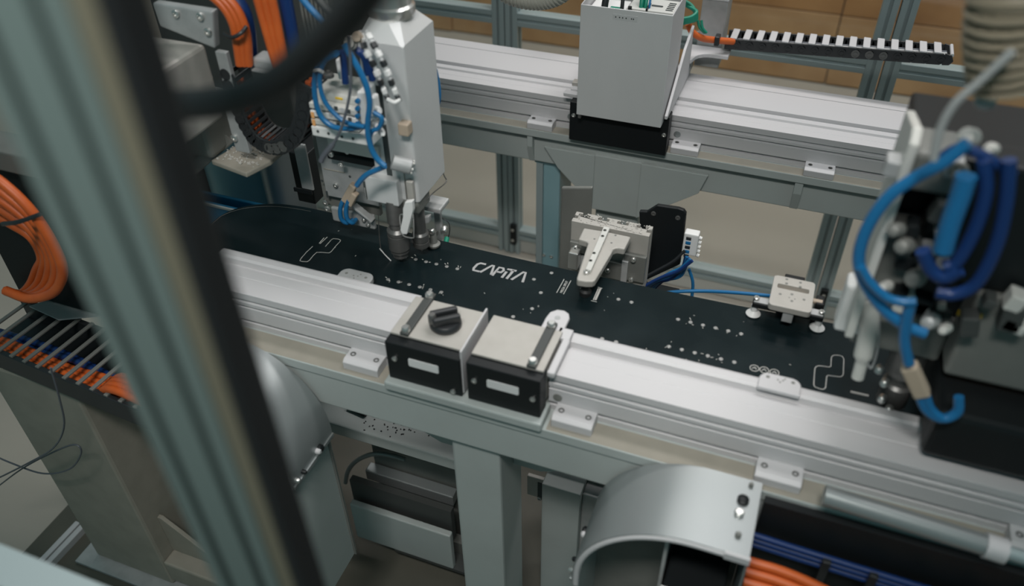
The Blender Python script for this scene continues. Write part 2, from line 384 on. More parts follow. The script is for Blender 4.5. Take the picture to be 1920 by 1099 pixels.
# things inside the open cover
inn = MB().box(x0 + 0.11, x1 - 0.004, yf + 0.05, yf + 0.135, zt - 0.10, zt - 0.014).build('drive_module', 'off_white', t, bevel=0.003)
MB().box(x0 + 0.158, x0 + 0.163, yf + 0.048, yf + 0.09, zt - 0.016, zt - 0.010).build('seam_clip', 'black_plastic', inn)
MB().prism(rounded(x0 + 0.165, x0 + 0.195, yf + 0.080, yf + 0.088, 0.0035), 'z', zt - 0.014, zt - 0.0125).build('slot_mark', 'slot', inn)
for i in range(5): MB().box(x1 - 0.032, x1 - 0.014, yf + 0.062 + i * 0.012, yf + 0.066 + i * 0.012, zt - 0.014, zt - 0.0125).build('vent_slot', 'slot', inn)
MB().box(x0 + 0.006, x0 + 0.10, yf + 0.05, yf + 0.14, zt - 0.10, zt - 0.03).build('terminal_block', 'white_plastic', t, bevel=0.003)
MB().box(x0 + 0.068, x0 + 0.095, yf + 0.018, yf + 0.045, zt - 0.06, zt - 0.012).build('plug', 'green', t, bevel=0.002)
MB().cyl((x0 + 0.12, yf + 0.035, zt - 0.05), (x0 + 0.12, yf + 0.035, zt - 0.004), 0.005, n=10).build('stud', 'black_plastic', t)
for k, (pts, r, mm) in enumerate((
    ([(x0 + 0.055, yf + 0.02, zt - 0.08), (x0 + 0.056, yf + 0.03, zt), (x0 + 0.062, yf + 0.06, zt + 0.05)], 0.009, 'black_plastic'),
    ([(x0 + 0.100, yf + 0.02, zt - 0.06), (x0 + 0.101, yf + 0.03, zt), (x0 + 0.095, yf + 0.06, zt + 0.06)], 0.005, 'black_plastic'),
    ([(x0 + 0.140, yf + 0.06, zt - 0.06), (x0 + 0.142, yf + 0.07, zt), (x0 + 0.130, yf + 0.12, zt + 0.05)], 0.006, 'green'),
    ([(x0 + 0.150, yf + 0.06, zt - 0.06), (x0 + 0.153, yf + 0.07, zt), (x0 + 0.140, yf + 0.12, zt + 0.05)], 0.005, 'green'),
    ([(x0 + 0.158, yf + 0.06, zt - 0.06), (x0 + 0.163, yf + 0.07, zt), (x0 + 0.150, yf + 0.12, zt + 0.05)], 0.003, 'blue_hose'))):
    MB().tube(pts, r, 8).build('wire', mm, t, smooth=60)
# white cheek at the left, lifted bracket at the right
MB().prism([(2.08, 1.05), (2.08, 1.062), (2.20, 1.062), (2.28, 1.10), (2.30, 1.05)][::-1], 'x', -0.625, -0.586).build('cheek', 'anodised', t, bevel=0.002)
MB().box(-0.64, -0.585, 2.060, 2.085, 1.045, 1.056).build('wiper', 'anodised', t, bevel=0.002)
MB().box(-0.628, -0.585, 2.10, 2.125, 1.06, 1.072).build('wiper', 'warm_alu', t, bevel=0.002)
MB().prism([(2.02, 1.045), (2.02, 1.055), (2.20, 1.17), (2.30, 1.20), (2.30, 1.05)][::-1], 'x', -0.340, -0.332).build('side_wing', 'anodised', t, bevel=0.0015)

# rear console with connectors, behind the cover
t = thing('connector_console', 'grey console with green wires and a row of black connectors beside the open cover', 'console', (-0.30, 2.46, 1.03))
MB().box(-0.336, -0.262, 2.415, 2.52, 1.03, 1.235).build('body', 'cast_alu', t, bevel=0.003)
MB().box(-0.336, -0.260, 2.41, 2.525, 1.235, 1.242).build('top_plate', 'anodised', t, bevel=0.002)
pl = MB().prism([(2.415, 1.242), (2.415, 1.25), (2.50, 1.36), (2.52, 1.36), (2.52, 1.242)][::-1], 'x', -0.318, -0.313).build('divider', 'anodised', t, bevel=0.001)
for i in range(4):
    c = MB().box(-0.306, -0.270, 2.416 + i * 0.027, 2.436 + i * 0.027, 1.242, 1.266).build('connector', 'black_plastic', t, bevel=0.002)
    MB().box(-0.298, -0.284, 2.419 + i * 0.027, 2.431 + i * 0.027, 1.266, 1.273).build('pin', 'steel', c, bevel=0.001)
for k in range(5):
    d = k * 0.006
    MB().tube([P(1268 + k * 3, 0, y=2.30), P(1290 + k * 2, 12, y=2.30), P(1306, 22 + k * 3, y=2.28), P(1296, 32 + k * 2, y=2.26), P(1278, 36 + k * 2, y=2.24)], 0.0055, 8).build('wire', 'green', t, smooth=60)
for k in range(2):
    MB().tube([P(1308 + k * 7, 38, y=2.315), P(1312 + k * 5, 52, y=2.31), P(1322 + k * 3, 62, y=2.31)], 0.004, 8).build('wire', 'green', t, smooth=60)
# orange feed cable into the chain
t = thing('feed_cable', 'thick orange cable curving from the console into the cable chain', 'cable', tuple(P(1320, 72, y=2.30)))
MB().tube([P(1290, 45, y=2.30), P(1298, 60, y=2.30), P(1315, 71, y=2.31), P(1338, 75, y=2.34), P(1375, 78, y=2.385)], 0.0095, 10).build('jacket', 'orange', t, smooth=60)
a = P(1345, 75, y=2.343)
MB().box(a.x - 0.007, a.x + 0.007, a.y - 0.014, a.y + 0.016, a.z - 0.014, a.z + 0.014).build('cable_tie', 'black_plastic', t, bevel=0.003)

# chain bracket: plate with a rounded inner corner
t = thing('chain_bracket', 'flat grey aluminium bracket with a rounded inner corner under the start of the chain', 'bracket', (-0.30, 2.38, 1.05))
out = [(-0.357, 2.30), (-0.33, 2.30), (-0.325, 2.315)] + [(-0.28 - 0.045 * math.cos(math.radians(a)), 2.315 + 0.045 * math.sin(math.radians(a))) for a in (20, 40, 60, 80, 90)] + [(-0.232, 2.360), (-0.232, 2.412), (-0.357, 2.412)]
MB().prism(out, 'z', 1.085, 1.097).build('plate', 'anodised', t, bevel=0.002)
MB().box(-0.355, -0.337, 2.37, 2.41, 1.029, 1.085).build('stand_off', 'cast_alu', t, bevel=0.002)

# ------------------------------------------------------------------ cable chain on the rear: every link has two sides and a crossbar
t = thing('cable_chain', 'black plastic cable chain with pale crossbars running out from the open cover', 'cable chain', (0.05, 2.4, 1.10))
a = P(1360, 92, y=2.385); b = P(1765, 122, y=2.385)
N = 16
tip = []
for i in range(N + 1):
    s = i / N
    tip.append(Vector((a.x + (b.x - a.x) * s, 2.385, a.z + (b.z - a.z) * s)))
W2 = 0.068
for i in range(N):
    p, q = tip[i], tip[i + 1]; d = (q - p); L = d.length
    for yy, sd in ((0.0, -1), (W2, 1)):
        o = MB().prism([(p.x - 0.004, p.z), (q.x - 0.006, q.z), (q.x + 0.006, q.z + 0.008), (q.x + 0.006, q.z + 0.024), (q.x - 0.004, q.z + 0.032), (p.x - 0.004, p.z + 0.032)], 'y', 2.385 + yy - 0.003, 2.385 + yy + 0.003).build('link_side', 'black_plastic', t, bevel=0.002)
        if sd < 0:
            MB().lathe((q.x - 0.006, 2.382, q.z + 0.015), (0, -1, 0), [(0.011, 0), (0.011, 0.0015), (0.008, 0.0015), (0.008, 0.0006), (0.0045, 0.0006), (0.0045, 0.002), (0.0004, 0.002)], 14).build('pivot', 'black_plastic' if i not in (9, 10, 11) else 'dark_steel', o, smooth=40)
    m = (p + q) / 2
    MB().box(m.x - 0.0095, m.x + 0.0095, 2.383, 2.385 + W2 + 0.002, m.z + 0.031, m.z + 0.036).build('crossbar', 'anodised', t, bevel=0.0015)
    MB().box(m.x - 0.008, m.x + 0.008, 2.388, 2.385 + W2, m.z + 0.000, m.z + 0.004).build('crossbar', 'black_plastic', t, bevel=0.001)
# rounded end link
e = tip[-1]
MB().prism([(e.x, e.z - 0.0), (e.x + 0.018, e.z + 0.002), (e.x + 0.026, e.z + 0.014), (e.x + 0.018, e.z + 0.03), (e.x, e.z + 0.034)], 'y', 2.382, 2.388).build('link_side', 'black_plastic', t, bevel=0.002)
MB().prism([(e.x, e.z - 0.0), (e.x + 0.018, e.z + 0.002), (e.x + 0.026, e.z + 0.014), (e.x + 0.018, e.z + 0.03), (e.x, e.z + 0.034)], 'y', 2.450, 2.456).build('link_side', 'black_plastic', t, bevel=0.002)
MB().tube([(e.x + 0.018, 2.384, e.z + 0.03), (e.x + 0.018, 2.454, e.z + 0.03)], 0.005, 8, sm=False).build('crossbar', 'anodised', t, smooth=60)
for k, (yy, mm) in enumerate(((2.396, 'grey_cable'), (2.405, 'cast_alu'), (2.416, 'cast_alu'), (2.427, 'grey_cable'))):
    MB().tube([tip[0] + Vector((-0.01, yy - 2.385, 0.013)), tip[4] + Vector((0, yy - 2.385, 0.016)), tip[9] + Vector((0, yy - 2.385, 0.018)), tip[13] + Vector((0, yy - 2.385, 0.02)), tip[-1] + Vector((0.008, yy - 2.385, 0.02))], 0.0045, 8).build('cable', mm, t, smooth=60)
# ================================================================== snowboard on the fixture
ZB = 1.0
BY = 1.2405
XN, XT = -1.238, 0.435
def half_width(x):
    s = abs(x + 0.386) / 0.66
    w = 0.1222 + 0.0225 * min(s, 1.15) ** 2.2
    for tip, L in ((XN, 0.30), (XT, 0.26)):
        d = abs(x - tip)
        if d < L:
            w *= (1 - (1 - d / L) ** 2.7) ** (1 / 2.2)
    return w
def board_z(x):
    d = max(0.0, -1.03 - x, x - 0.27)
    return ZB + 0.35 * d * d
t = thing('snowboard', 'matt black snowboard with drilled binding holes and pale lettering, lying in the fixture', 'snowboard', (-0.386, BY, ZB - 0.008))
xs = [XN + (XT - XN) * (0.5 - 0.5 * math.cos(math.pi * i / 70)) for i in range(71)]
def board_part(scale0, scale1, z0, z1, nm, mm, lip=0.0):
    vs, fs = [], []
    M = 12
    for x in xs:
        w = max(half_width(x) - lip, 0.0006); zz = board_z(x)
        for zt in (z1, z0):
            for j in range(M + 1):
                vs.append((x, BY + w * (2 * j / M - 1), zz + zt))
    R = 2 * (M + 1)
    for i in range(len(xs) - 1):
        for j in range(M):
            a = i * R + j; fs.append((a, a + R, a + R + 1, a + 1))
            a = i * R + M + 1 + j; fs.append((a, a + 1, a + R + 1, a + R))
        a = i * R; fs.append((a, a + M + 1, a + R + M + 1, a + R))
        a = i * R + M; fs.append((a, a + R, a + R + M + 1, a + M + 1))
    for i in (0, len(xs) - 1):
        for j in range(M):
            a = i * R + j; fs.append((a, a + 1, a + M + 2, a + M + 1))
    return MB().add(vs, fs).build(nm, mm, t, smooth=35)
board_part(0, 1, -0.0065, 0.0, 'deck', 'deck')
# steel edge band under the deck, slightly proud
MBe = MB()
ring = [(x, BY + half_width(x) + 0.0012, board_z(x)) for x in xs] + [(x, BY - half_width(x) - 0.0012, board_z(x)) for x in xs[::-1]]
MBe.tube([Vector((p[0], p[1], p[2] - 0.0072)) for p in ring], 0.0012, 6, sm=False)
MBe.build('steel_edge', 'dark_steel', t, smooth=60)
# pale rim line along the nose
rim = [(x, BY + half_width(x) - 0.012) for x in xs if x < -1.05][::-1] + [(x, BY - half_width(x) + 0.012) for x in xs if x < -1.10]
MB().tube([Vector((p[0], p[1], board_z(p[0]) + 0.0001)) for p in rim if half_width(p[0]) > 0.02], 0.0007, 5, sm=False).build('rim_line', 'deck_edge', t)
# threaded inserts: two blocks of 2 x 6 plus the middle ones
INS = []
for x0 in (-0.1405, -0.7585):
    for k in range(6):
        for dy in (-0.0425, 0.0425): INS.append((x0 + k * 0.0254, BY + dy))
for (u, v) in ((1001, 524), (1014, 549), (997.6, 579), (962, 594), (1034, 512), (1094, 546), (1159.5, 561.5), (1184, 567), (1129, 635.5), (1155, 641.5)):
    p = P(u, v, z=ZB); INS.append((p.x, p.y))
me = None
for (x, y) in INS:
    if me is None:
        o = MB().lathe((x, y, ZB - 0.0005), (0, 0, 1), [(0.0043, 0), (0.0043, 0.0008), (0.0036, 0.0013), (0.0027, 0.0012), (0.0026, 0.0006), (0.0003, 0.0006)], 14).build('insert', 'insert_steel', t, smooth=40)
        me = o; X0 = (x, y)
    else:
        c = me.copy(); C.objects.link(c); c.parent = t; c.location = (x - X0[0], y - X0[1], 0)
# swarf curled up at the holes (loose, one object)
ch = MB()
rng = random.Random(3)
for (x, y) in INS[:24]:
    for k in range(rng.randint(0, 3)):
        a = rng.uniform(0, 6.28); d = rng.uniform(0.004, 0.011); l = rng.uniform(0.002, 0.006)
        p = Vector((x + d * math.cos(a), y + d * math.sin(a), ZB + 0.001)); q = p + Vector((math.cos(a + 0.6) * l, math.sin(a + 0.6) * l, rng.uniform(0.0, 0.003)))
        ch.bar(p, q, 0.0012, 0.0008)
for k in range(26):
    x = rng.uniform(-1.0, 0.1); y = BY + rng.uniform(-0.1, 0.1); a = rng.uniform(0, 6.28); l = rng.uniform(0.001, 0.004)
    p = Vector((x, y, ZB + 0.0006)); ch.bar(p, p + Vector((math.cos(a) * l, math.sin(a) * l, 0.0004)), 0.001, 0.0006)
o = ch.build('metal_swarf', 'chips'); o['kind'] = 'stuff'; tag(o, 'pale metal swarf scattered around the drilled holes of the snowboard', 'swarf')
# lettering: six angular letters drawn as strokes in a unit box (width 1, height 1)
def glyph(strokes, ox, sx, name):
    mb = MB(); a = P(884, 508, z=ZB); b = P(980, 529, z=ZB); top = P(893, 493.0, z=ZB)
    H = 0.0355; W = (b.x - a.x); wd = 0.0058
    for st in strokes:
        pts = [(a.x + W * (ox + sx * p[0]), a.y + H * p[1]) for p in st]
        mb.ribbon(pts, wd, ZB, 0.0003)
    return mb.build(name, 'print_grey', t)
glyph([[(0.98, 0.90), (0.40, 0.90), (0.16, 0.74), (0.04, 0.30), (0.14, 0.10), (0.80, 0.10)]], 0.0, 0.185, 'letter')
glyph([[(0.00, 0.05), (0.62, 0.92), (0.80, 0.92), (1.00, 0.05)]], 0.165, 0.215, 'letter')
glyph([[(0.06, 0.00), (0.28, 0.90), (0.80, 0.90), (0.96, 0.70), (0.80, 0.46), (0.24, 0.46)]], 0.400, 0.160, 'letter')
glyph([[(0.10, 0.00), (0.42, 0.66)], [(0.55, 0.84), (0.62, 0.98)]], 0.592, 0.06, 'letter')
glyph([[(0.0, 0.92), (1.0, 0.92)], [(0.28, 0.00), (0.56, 0.92)]], 0.655, 0.130, 'letter')
glyph([[(0.00, 0.02), (0.60, 0.95), (0.82, 0.95), (1.00, 0.02)]], 0.782, 0.218, 'letter')
# printed outline emblems
def outline(pix, name, wid=0.0013, closed=True, mm='print_pale'):
    pts = [P(u, v, z=ZB) for u, v in pix]; mb = MB(); mb.ribbon([(p.x, p.y) for p in pts], wid, ZB, 0.0003, closed); return mb.build(name, mm, t)
def c3(x, y): return (380 + x / 2.909, 360 + y / 2.909)
outline([c3(*p) for p in ((600, 297), (565, 330), (535, 365), (530, 376), (545, 380), (570, 381), (582, 373), (605, 345), (622, 330), (650, 330), (690, 333), (702, 325), (725, 296), (750, 270), (752, 263), (740, 257), (712, 255), (700, 262))], 'emblem_outline', closed=False)
outline([c3(635, 281), c3(662, 250)], 'emblem_bar', 0.0016, False)
outline([c3(640, 283), c3(680, 246)], 'emblem_bar', 0.0016, False)
outline([c3(669, 298), c3(700, 263)], 'emblem_bar', 0.0014, False)
def c5(x, y): return (1240 + x / 4.58, 560 + y / 4.58)
outline([c5(*p) for p in ((1470, 492), (1485, 486), (1530, 488), (1555, 498), (1567, 520), (1562, 650), (1550, 668), (1530, 672), (1430, 660), (1420, 668), (1410, 765), (1395, 778), (1370, 778), (1320, 760), (1308, 740), (1318, 600), (1330, 583), (1355, 577), (1440, 588), (1455, 582), (1460, 505))], 'emblem_outline')
outline([c5(1625, 795), c5(1780, 830)], 'caption_line', 0.0022, False)
outline([c5(1625, 805), c5(1780, 840)], 'caption_line', 0.0016, False)
for (u, v) in ((1414.5, 690.5), (1433, 694), (1452, 698.5)):
    p = P(u, v, z=ZB); rr = 0.0083
    mb = MB(); mb.ribbon([(p.x + rr * math.cos(k * math.pi / 10), p.y + rr * math.sin(k * math.pi / 10)) for k in range(20)], 0.0012, ZB, 0.0003, True)
    mb.ribbon([(p.x - 0.004, p.y - 0.003), (p.x, p.y + 0.004), (p.x + 0.004, p.y - 0.003)], 0.001, ZB, 0.0003)
    mb.ribbon([(p.x - 0.004, p.y), (p.x + 0.004, p.y + 0.001)], 0.001, ZB, 0.0003)
    mb.build('round_mark', 'print_pale', t)
# small side captions that read across the board
def c6(x, y): return (1030 + x / 5.497, 380 + y / 5.497)
for (p, q) in (((152, 790), (75, 930)), ((222, 805), (145, 945))):
    outline([c6(*p), c6(*q)], 'caption_line', 0.0013, False)
p = P(*c6(150, 868), z=ZB); q = P(*c6(185, 800), z=ZB)
ang = math.atan2(q.y - p.y, q.x - p.x)
cc = (P(*c6(185, 800), z=ZB) + P(*c6(118, 940), z=ZB)) / 2
text_mesh('MEGA SPLIT', 0.0080, 'caption', 'print_pale', t, (cc.x + 0.0026, cc.y, ZB + 0.0002), Matrix.Rotation(math.radians(90), 3, 'Z'), 0.0002)
for (p, q) in (((498, 872), (548, 885)), ((428, 1010), (490, 1025))):
    outline([c6(*p), c6(*q)], 'caption_line', 0.0011, False)
for dx in (0, 16, 28):
    outline([c6(505 + dx, 885), c6(452 + dx, 1005)], 'caption_line', 0.0018, False)
outline([c6(325, 880), c6(318, 918)], 'arrow_mark', 0.003, False)

# ================================================================== front beam, rails and blocks
FR = 1.003; FZ = 1.050
FB = FZ - 0.098
t = thing('front_support_beam', 'grey painted steel beam on a square column, in front of the snowboard', 'beam', (-0.48, 1.1, FLOOR))
MB().box(-1.12, 1.0, 0.952, 1.113, FB - 0.024, FB).build('top_flange', 'paint_grey', t, bevel=0.002)
MB().box(-1.12, 1.0, 0.956, 1.11, 0.835, FB - 0.024).build('web_box', 'paint_grey', t, bevel=0.004)
MB().box(-0.640, -0.318, 0.942, 1.002, FB, FB + 0.022).build('spacer_plate', 'paint_grey', t, bevel=0.004)
MB().box(-0.519, -0.4125, 0.969, 1.095, FLOOR + 0.036, 0.835).build('column', 'paint_grey', t, bevel=0.006)
MB().box(-0.60, -0.34, 0.90, 1.16, FLOOR + 0.016, FLOOR + 0.036).build('foot_plate', 'paint_grey', t, bevel=0.002)
MB().prism([(-0.4125, 0.835), (-0.4125, 0.705), (-0.35, 0.705), (-0.227, 0.763), (-0.184, 0.835)], 'y', 1.040, 1.052).build('gusset', 'paint_grey', t, bevel=0.002)
MB().prism([(-0.519, 0.835), (-0.519, 0.705), (-0.583, 0.705), (-0.705, 0.763), (-0.744, 0.835)], 'y', 1.040, 1.052).build('gusset', 'paint_grey', t, bevel=0.002)
for (x0, x1) in ((-1.11, -0.645), (-0.312, 1.0)):
    MB().box(x0, x1, 0.954, 1.002, FB, FB + 0.0004).build('dust_strip', 'paint_dust', t)
for (x0, x1, lab, blocks) in ((-1.11, -0.6335, 'silver grooved guide rail in front of the snowboard nose', (-0.705, -1.05)),
                              (-0.3235, 1.0, 'silver grooved guide rail in front of the snowboard tail', (-0.267, 0.1015, 0.50))):
    t = thing('front_guide_rail', lab, 'rail', ((x0 + x1) / 2, 1.06, FB), 'front guide rails')
    MB().prism(rail_section(FR, FZ, False), 'x', x0, x1).build('profile', 'anodised', t, bevel=0.0012)
    for x in blocks: clamp_block(t, x, FR, FZ)
    for x in ((-0.650,) if x0 < -1 else (-0.306,)):
        MB().lathe((x, FR + 0.0012, FZ - 0.060), (0, -1, 0), [(0.009, 0), (0.009, 0.0015), (0.006, 0.002), (0.0004, 0.002)], 14).build('cap_screw', 'dull_iron', t, smooth=40)
def end_block(x0, x1, lab, strap_x, label_x, bolts):
    t = thing('rail_end_block', lab, 'block', ((x0 + x1) / 2, 1.03, FB + 0.022), 'black end blocks between the front rails')
    MB().box(x0, x1, 0.956, 0.991, 0.976, 1.071).build('front_plate', 'black', t, bevel=0.002)
    MB().box(x0 + 0.004, x1 - 0.004, 0.992, 1.095, 0.975, 1.067).build('core', 'warm_alu', t, bevel=0.002)
    MB().box(x0 + 0.002, x1 - 0.002, 0.978, 1.089, 1.0715, 1.077).build('top_plate', 'warm_alu', t, bevel=0.0015)
    s = MB().box(strap_x - 0.009, strap_x + 0.009, 0.976, 1.102, 1.0772, 1.084).build('strap', 'dark_grey', t, bevel=0.002)
    for yy in (0.986, 1.090): MB().lathe((strap_x, yy, 1.084), (0, 0, 1), [(0.0085, 0), (0.0085, 0.006), (0.006, 0.009), (0.0004, 0.009)], 14).build('knurled_screw', 'steel', s, smooth=40)
    MB().prism(rounded(label_x - 0.031, label_x + 0.031, 1.0235, 1.043, 0.003), 'y', 0.9545, 0.956).build('print_label', 'label_white', t)
    for (bx, bz) in bolts: bolt(t, (bx, 0.956, bz), (0, -1, 0), 0.0055, 0.004)
    return t
ta = end_block(-0.633, -0.480, 'black and silver rail end block with a dark clamping knob on top', -0.601, -0.555, ((-0.615, 1.0325), (-0.4975, 0.985)))
tb = end_block(-0.4675, -0.3240, 'black and silver rail end block with an empty silver top plate', -0.349, -0.396, ((-0.338, 1.0235), (-0.452, 1.0307)))
MB().box(-0.4815, -0.4775, 0.962, 1.090, 0.98, 1.089).build('divider', 'anodised', ta, bevel=0.001)
k = Vector((-0.5395, 1.030, 1.0772))
t = thing('clamping_knob', 'dark plastic cross-handle knob on the silver plate of the front rail block', 'knob', tuple(k))
MB().lathe(k, (0, 0, 1), [(0.029, 0), (0.031, 0.004), (0.030, 0.010), (0.026, 0.014), (0.0005, 0.014)], 26).build('base', 'black_plastic', t, smooth=40)
for a, m_ in ((0, 0), (1, 1)):
    r = Matrix.Rotation(math.radians(38), 3, 'Z')
    off = r @ Vector((0, (-0.011, 0.011)[a], 0))
    MB().obox(k + Vector((0, 0, 0.022)) + off, (0.054, 0.012, 0.018), r).build('grip', 'black_plastic', t, bevel=0.004)
MB().lathe(k + Vector((-0.02, -0.014, 0.014)), (0, 0, 1), [(0.008, 0), (0.008, 0.016), (0.006, 0.02), (0.0004, 0.02)], 14).build('grip_end', 'dark_steel', t, smooth=40)

# ------------------------------------------------------------------ clamps that hold the board edge
def edge_clamp(x, yc, w, d, z, lab, m, feet, toward, group='plates gripping the board edge', slot=False, hole_pat=True):
    t = thing('edge_clamp', lab, 'clamp', (x, yc, ZB))
    y0, y1 = yc - d / 2, yc + d / 2
    if toward > 0:      # comes from the front rail, rounded towards +y
        out = [(x - w / 2, y0), (x + w / 2, y0)] + [(x + w / 2 - 0.018 + 0.018 * math.cos(math.radians(a)), y1 - 0.018 + 0.018 * math.sin(math.radians(a))) for a in range(0, 91, 15)] + [(x - w / 2 + 0.018 - 0.018 * math.sin(math.radians(a)), y1 - 0.018 + 0.018 * math.cos(math.radians(a))) for a in range(0, 91, 15)]
    else:
        out = rounded(x - w / 2, x + w / 2, y0, y1, 0.008)
    pl = MB().prism(out, 'z', z - (0.014 if z < 1.05 else 0.009), z).build('plate', m, t, bevel=0.002)
    if hole_pat:
        for (dx, dy, r) in ((-0.3, 0.22, 0.0035), (0.3, 0.22, 0.0035), (-0.06, 0.18, 0.0018), (0.06, 0.2, 0.0018), (0, 0.06, 0.0018), (0.1, 0.32, 0.0018)):
            MB().cyl((x + dx * w, yc + dy * d, z - 0.001), (x + dx * w, yc + dy * d, z + 0.0003), r, n=10).build('hole', 'dull_iron', pl)
    for (fx, fy) in feet:
        f = MB().lathe((fx, fy, ZB + 0.0004), (0, 0, 1), [(0.010, 0), (0.011, 0.003), (0.006, 0.007), (0.0055, 0.011), (0.0004, 0.011)], 16).build('foot', 'white_plastic', t, smooth=40)
        MB().lathe((fx, fy, ZB + 0.0114), (0, 0, 1), [(0.0075, 0), (0.0075, 0.005), (0.004, 0.006), (0.003, 0.003), (0.0004, 0.003)], 14).build('screw', 'steel', f, smooth=40)
    return t, pl
ta, _ = edge_clamp(-0.812, 1.146, 0.078, 0.062, 1.026, 'warm grey rounded edge clamp on the board near its nose emblem', 'cast_alu', ((-0.862, 1.146), (-0.735, 1.146)), 1)
MB().box(-0.872, -0.725, 1.138, 1.153, 1.0075, 1.0115).build('cross_strap', 'cast_alu', ta)
_c0, _c1 = P(1417, 738, z=1.066), P(1503, 722, z=1.066); _y0, _y1 = P(1440, 729, z=1.066).y, P(1450, 701, z=1.066).y
tc, _ = edge_clamp((_c0.x + _c1.x) / 2, (_y0 + _y1) / 2, _c1.x - _c0.x, _y1 - _y0, 1.0665, 'white rounded edge clamp on the board beside the round printed marks', 'anodised', ((0.006, 1.134), (0.132, 1.131)), 1)
MB().box(-0.004, 0.142, 1.124, 1.139, 1.0115, 1.0155).build('cross_strap', 'anodised', tc)
MB().box(0.04, 0.10, 1.1185, 1.130, 1.0155, 1.0525).build('riser', 'anodised', tc)
# narrow finger from the block
t = thing('edge_finger', 'white rounded clamp finger reaching from the black block onto the board', 'clamp', (-0.348, 1.13, ZB))
fin = MB().prism([(-0.372, 1.060), (-0.336, 1.060), (-0.328, 1.10), (-0.328, 1.138), (-0.333, 1.150), (-0.344, 1.156), (-0.358, 1.154), (-0.369, 1.143), (-0.372, 1.125)], 'z', 1.060, 1.0695).build('finger', 'anodised', t, bevel=0.003)
MB().cyl((-0.350, 1.130, 1.069), (-0.350, 1.130, 1.070), 0.006, n=14).build('screw', 'cast_alu', fin)
MB().cyl((-0.350, 1.134, ZB + 0.0004), (-0.350, 1.134, 1.060), 0.006, n=14).build('foot', 'rubber', t)
MB().box(-0.3225, -0.308, 0.985, 1.08, 1.0565, 1.0695).build('riser', 'anodised', t, bevel=0.003)
MB().box(-0.338, -0.310, 1.078, 1.108, 1.060, 1.0695).build('link_plate', 'anodised', t, bevel=0.002)

# ------------------------------------------------------------------ rear centre clamp: upright extrusion with a forked arm over the board
t = thing('rear_clamp_upright', 'wide upright slotted extrusion with bolted plates behind the middle of the snowboard', 'upright', (-0.342, 1.50, FLOOR))
XA, XB_ = -0.432, -0.252
sec = [(XA, 1.482)]
n = 4; wv = (XB_ - XA) / n
sec = [(XA, 1.480), (XB_, 1.480), (XB_, 1.494), (XB_ - 0.010, 1.494), (XB_ - 0.010, 1.506), (XB_, 1.506), (XB_, 1.520)]
for s in range(n - 1, -1, -1):
    c = XA + wv * (s + 0.5)
    sec += [(c + 0.006, 1.520), (c + 0.006, 1.515), (c + 0.013, 1.515), (c + 0.013, 1.505), (c - 0.013, 1.505), (c - 0.013, 1.515), (c - 0.006, 1.515), (c - 0.006, 1.520)]
sec += [(XA, 1.520), (XA, 1.506), (XA + 0.010, 1.506), (XA + 0.010, 1.494), (XA, 1.494)]
MB().prism(sec, 'z', FLOOR + 0.016, 1.046).build('extrusion', 'warm_alu', t, bevel=0.0008)
for (u0, v0, u1, v1, mm) in ((1068, 453, 1108, 480, 'dull_iron'), (1170, 476, 1206, 532, 'dull_iron'), (1130, 488, 1168, 528, 'dull_iron'), (1076, 478, 1104, 508, 'cast_alu')):
    MB().pbox(u0, v0, u1, v1, 1.468, 0.0118).build('cover_plate', mm, t, bevel=0.002)
MB().pbox(1166, 490, 1174, 530, 1.462, 0.016).build('guide_strip', 'cast_alu', t, bevel=0.001)
MB().pbox(1065, 474, 1082, 508, 1.440, 0.026).build('sensor', 'steel', t, bevel=0.003)
for (u, v) in ((1080, 463), (1188, 486), (1184, 523), (1140, 506)):
    c = P(u, v, y=1.467); bolt(t, c, (0, -1, 0), 0.006, 0.007)
# wood-like chips lying on the cut end
o = MB(); rng = random.Random(5)
for k in range(90):
    c = Vector((rng.uniform(XA + 0.004, XB_ - 0.004), rng.uniform(1.483, 1.518), 1.0465))
    a = rng.uniform(0, 6.28); l = rng.uniform(0.002, 0.006); o.bar(c, c + Vector((math.cos(a) * l, math.sin(a) * l, rng.uniform(0, 0.002))), 0.0016, 0.001)
o = o.build('drilling_chips', 'chips'); o['kind'] = 'stuff'; tag(o, 'crumbly drilling chips lying on the cut top of the upright extrusion', 'chips')
t = thing('forked_clamp_arm', 'pale forked clamp arm pressing on the middle of the snowboard', 'clamp', (-0.33, 1.36, 1.0))
def c6w(x, y, z): 
    p = P(1030 + x / 5.497, 380 + y / 5.497, z=z); return (p.x, p.y)
ZA = 1.052
arm_px = [(355, 258), (300, 375), (385, 400), (397, 420), (285, 765), (283, 790), (300, 800), (380, 812), (445, 812), (470, 800), (490, 770), (640, 520), (660, 480), (700, 465), (775, 478), (840, 350), (600, 300)]
arm = [c6w(x, y, ZA) for x, y in arm_px]
MB().prism(arm, 'z', ZA - 0.017, ZA).build('arm_plate', 'warm_alu', t, bevel=0.003)
st = [c6w(x, y, ZA + 0.008) for x, y in ((560, 245), (625, 258), (430, 700), (370, 685))]
bar = MB().prism(st, 'z', ZA, ZA + 0.009).build('stiffener', 'off_white', t, bevel=0.0015)
for (x, y) in ((572, 285), (548, 345), (460, 520), (425, 597)):
    q = c6w(x, y, ZA + 0.009); MB().lathe((q[0], q[1], ZA + 0.009), (0, 0, 1), [(0.004, 0), (0.004, 0.0006), (0.0025, 0.0006), (0.002, -0.001), (0.0003, -0.001)], 12).build('screw', 'dull_iron', bar, smooth=40)
q = c6w(383, 728, ZA); bolt(t, (q[0], q[1], ZA), (0, 0, 1), 0.0065, 0.007)
for (x, y) in ((465, 375), (640, 415), (682, 338)):
    q = c6w(x, y, ZA); MB().cyl((q[0], q[1], ZA - 0.001), (q[0], q[1], ZA + 0.0004), 0.0025, n=10).build('hole', 'dull_iron', t)
q = c6w(370, 770, ZA)
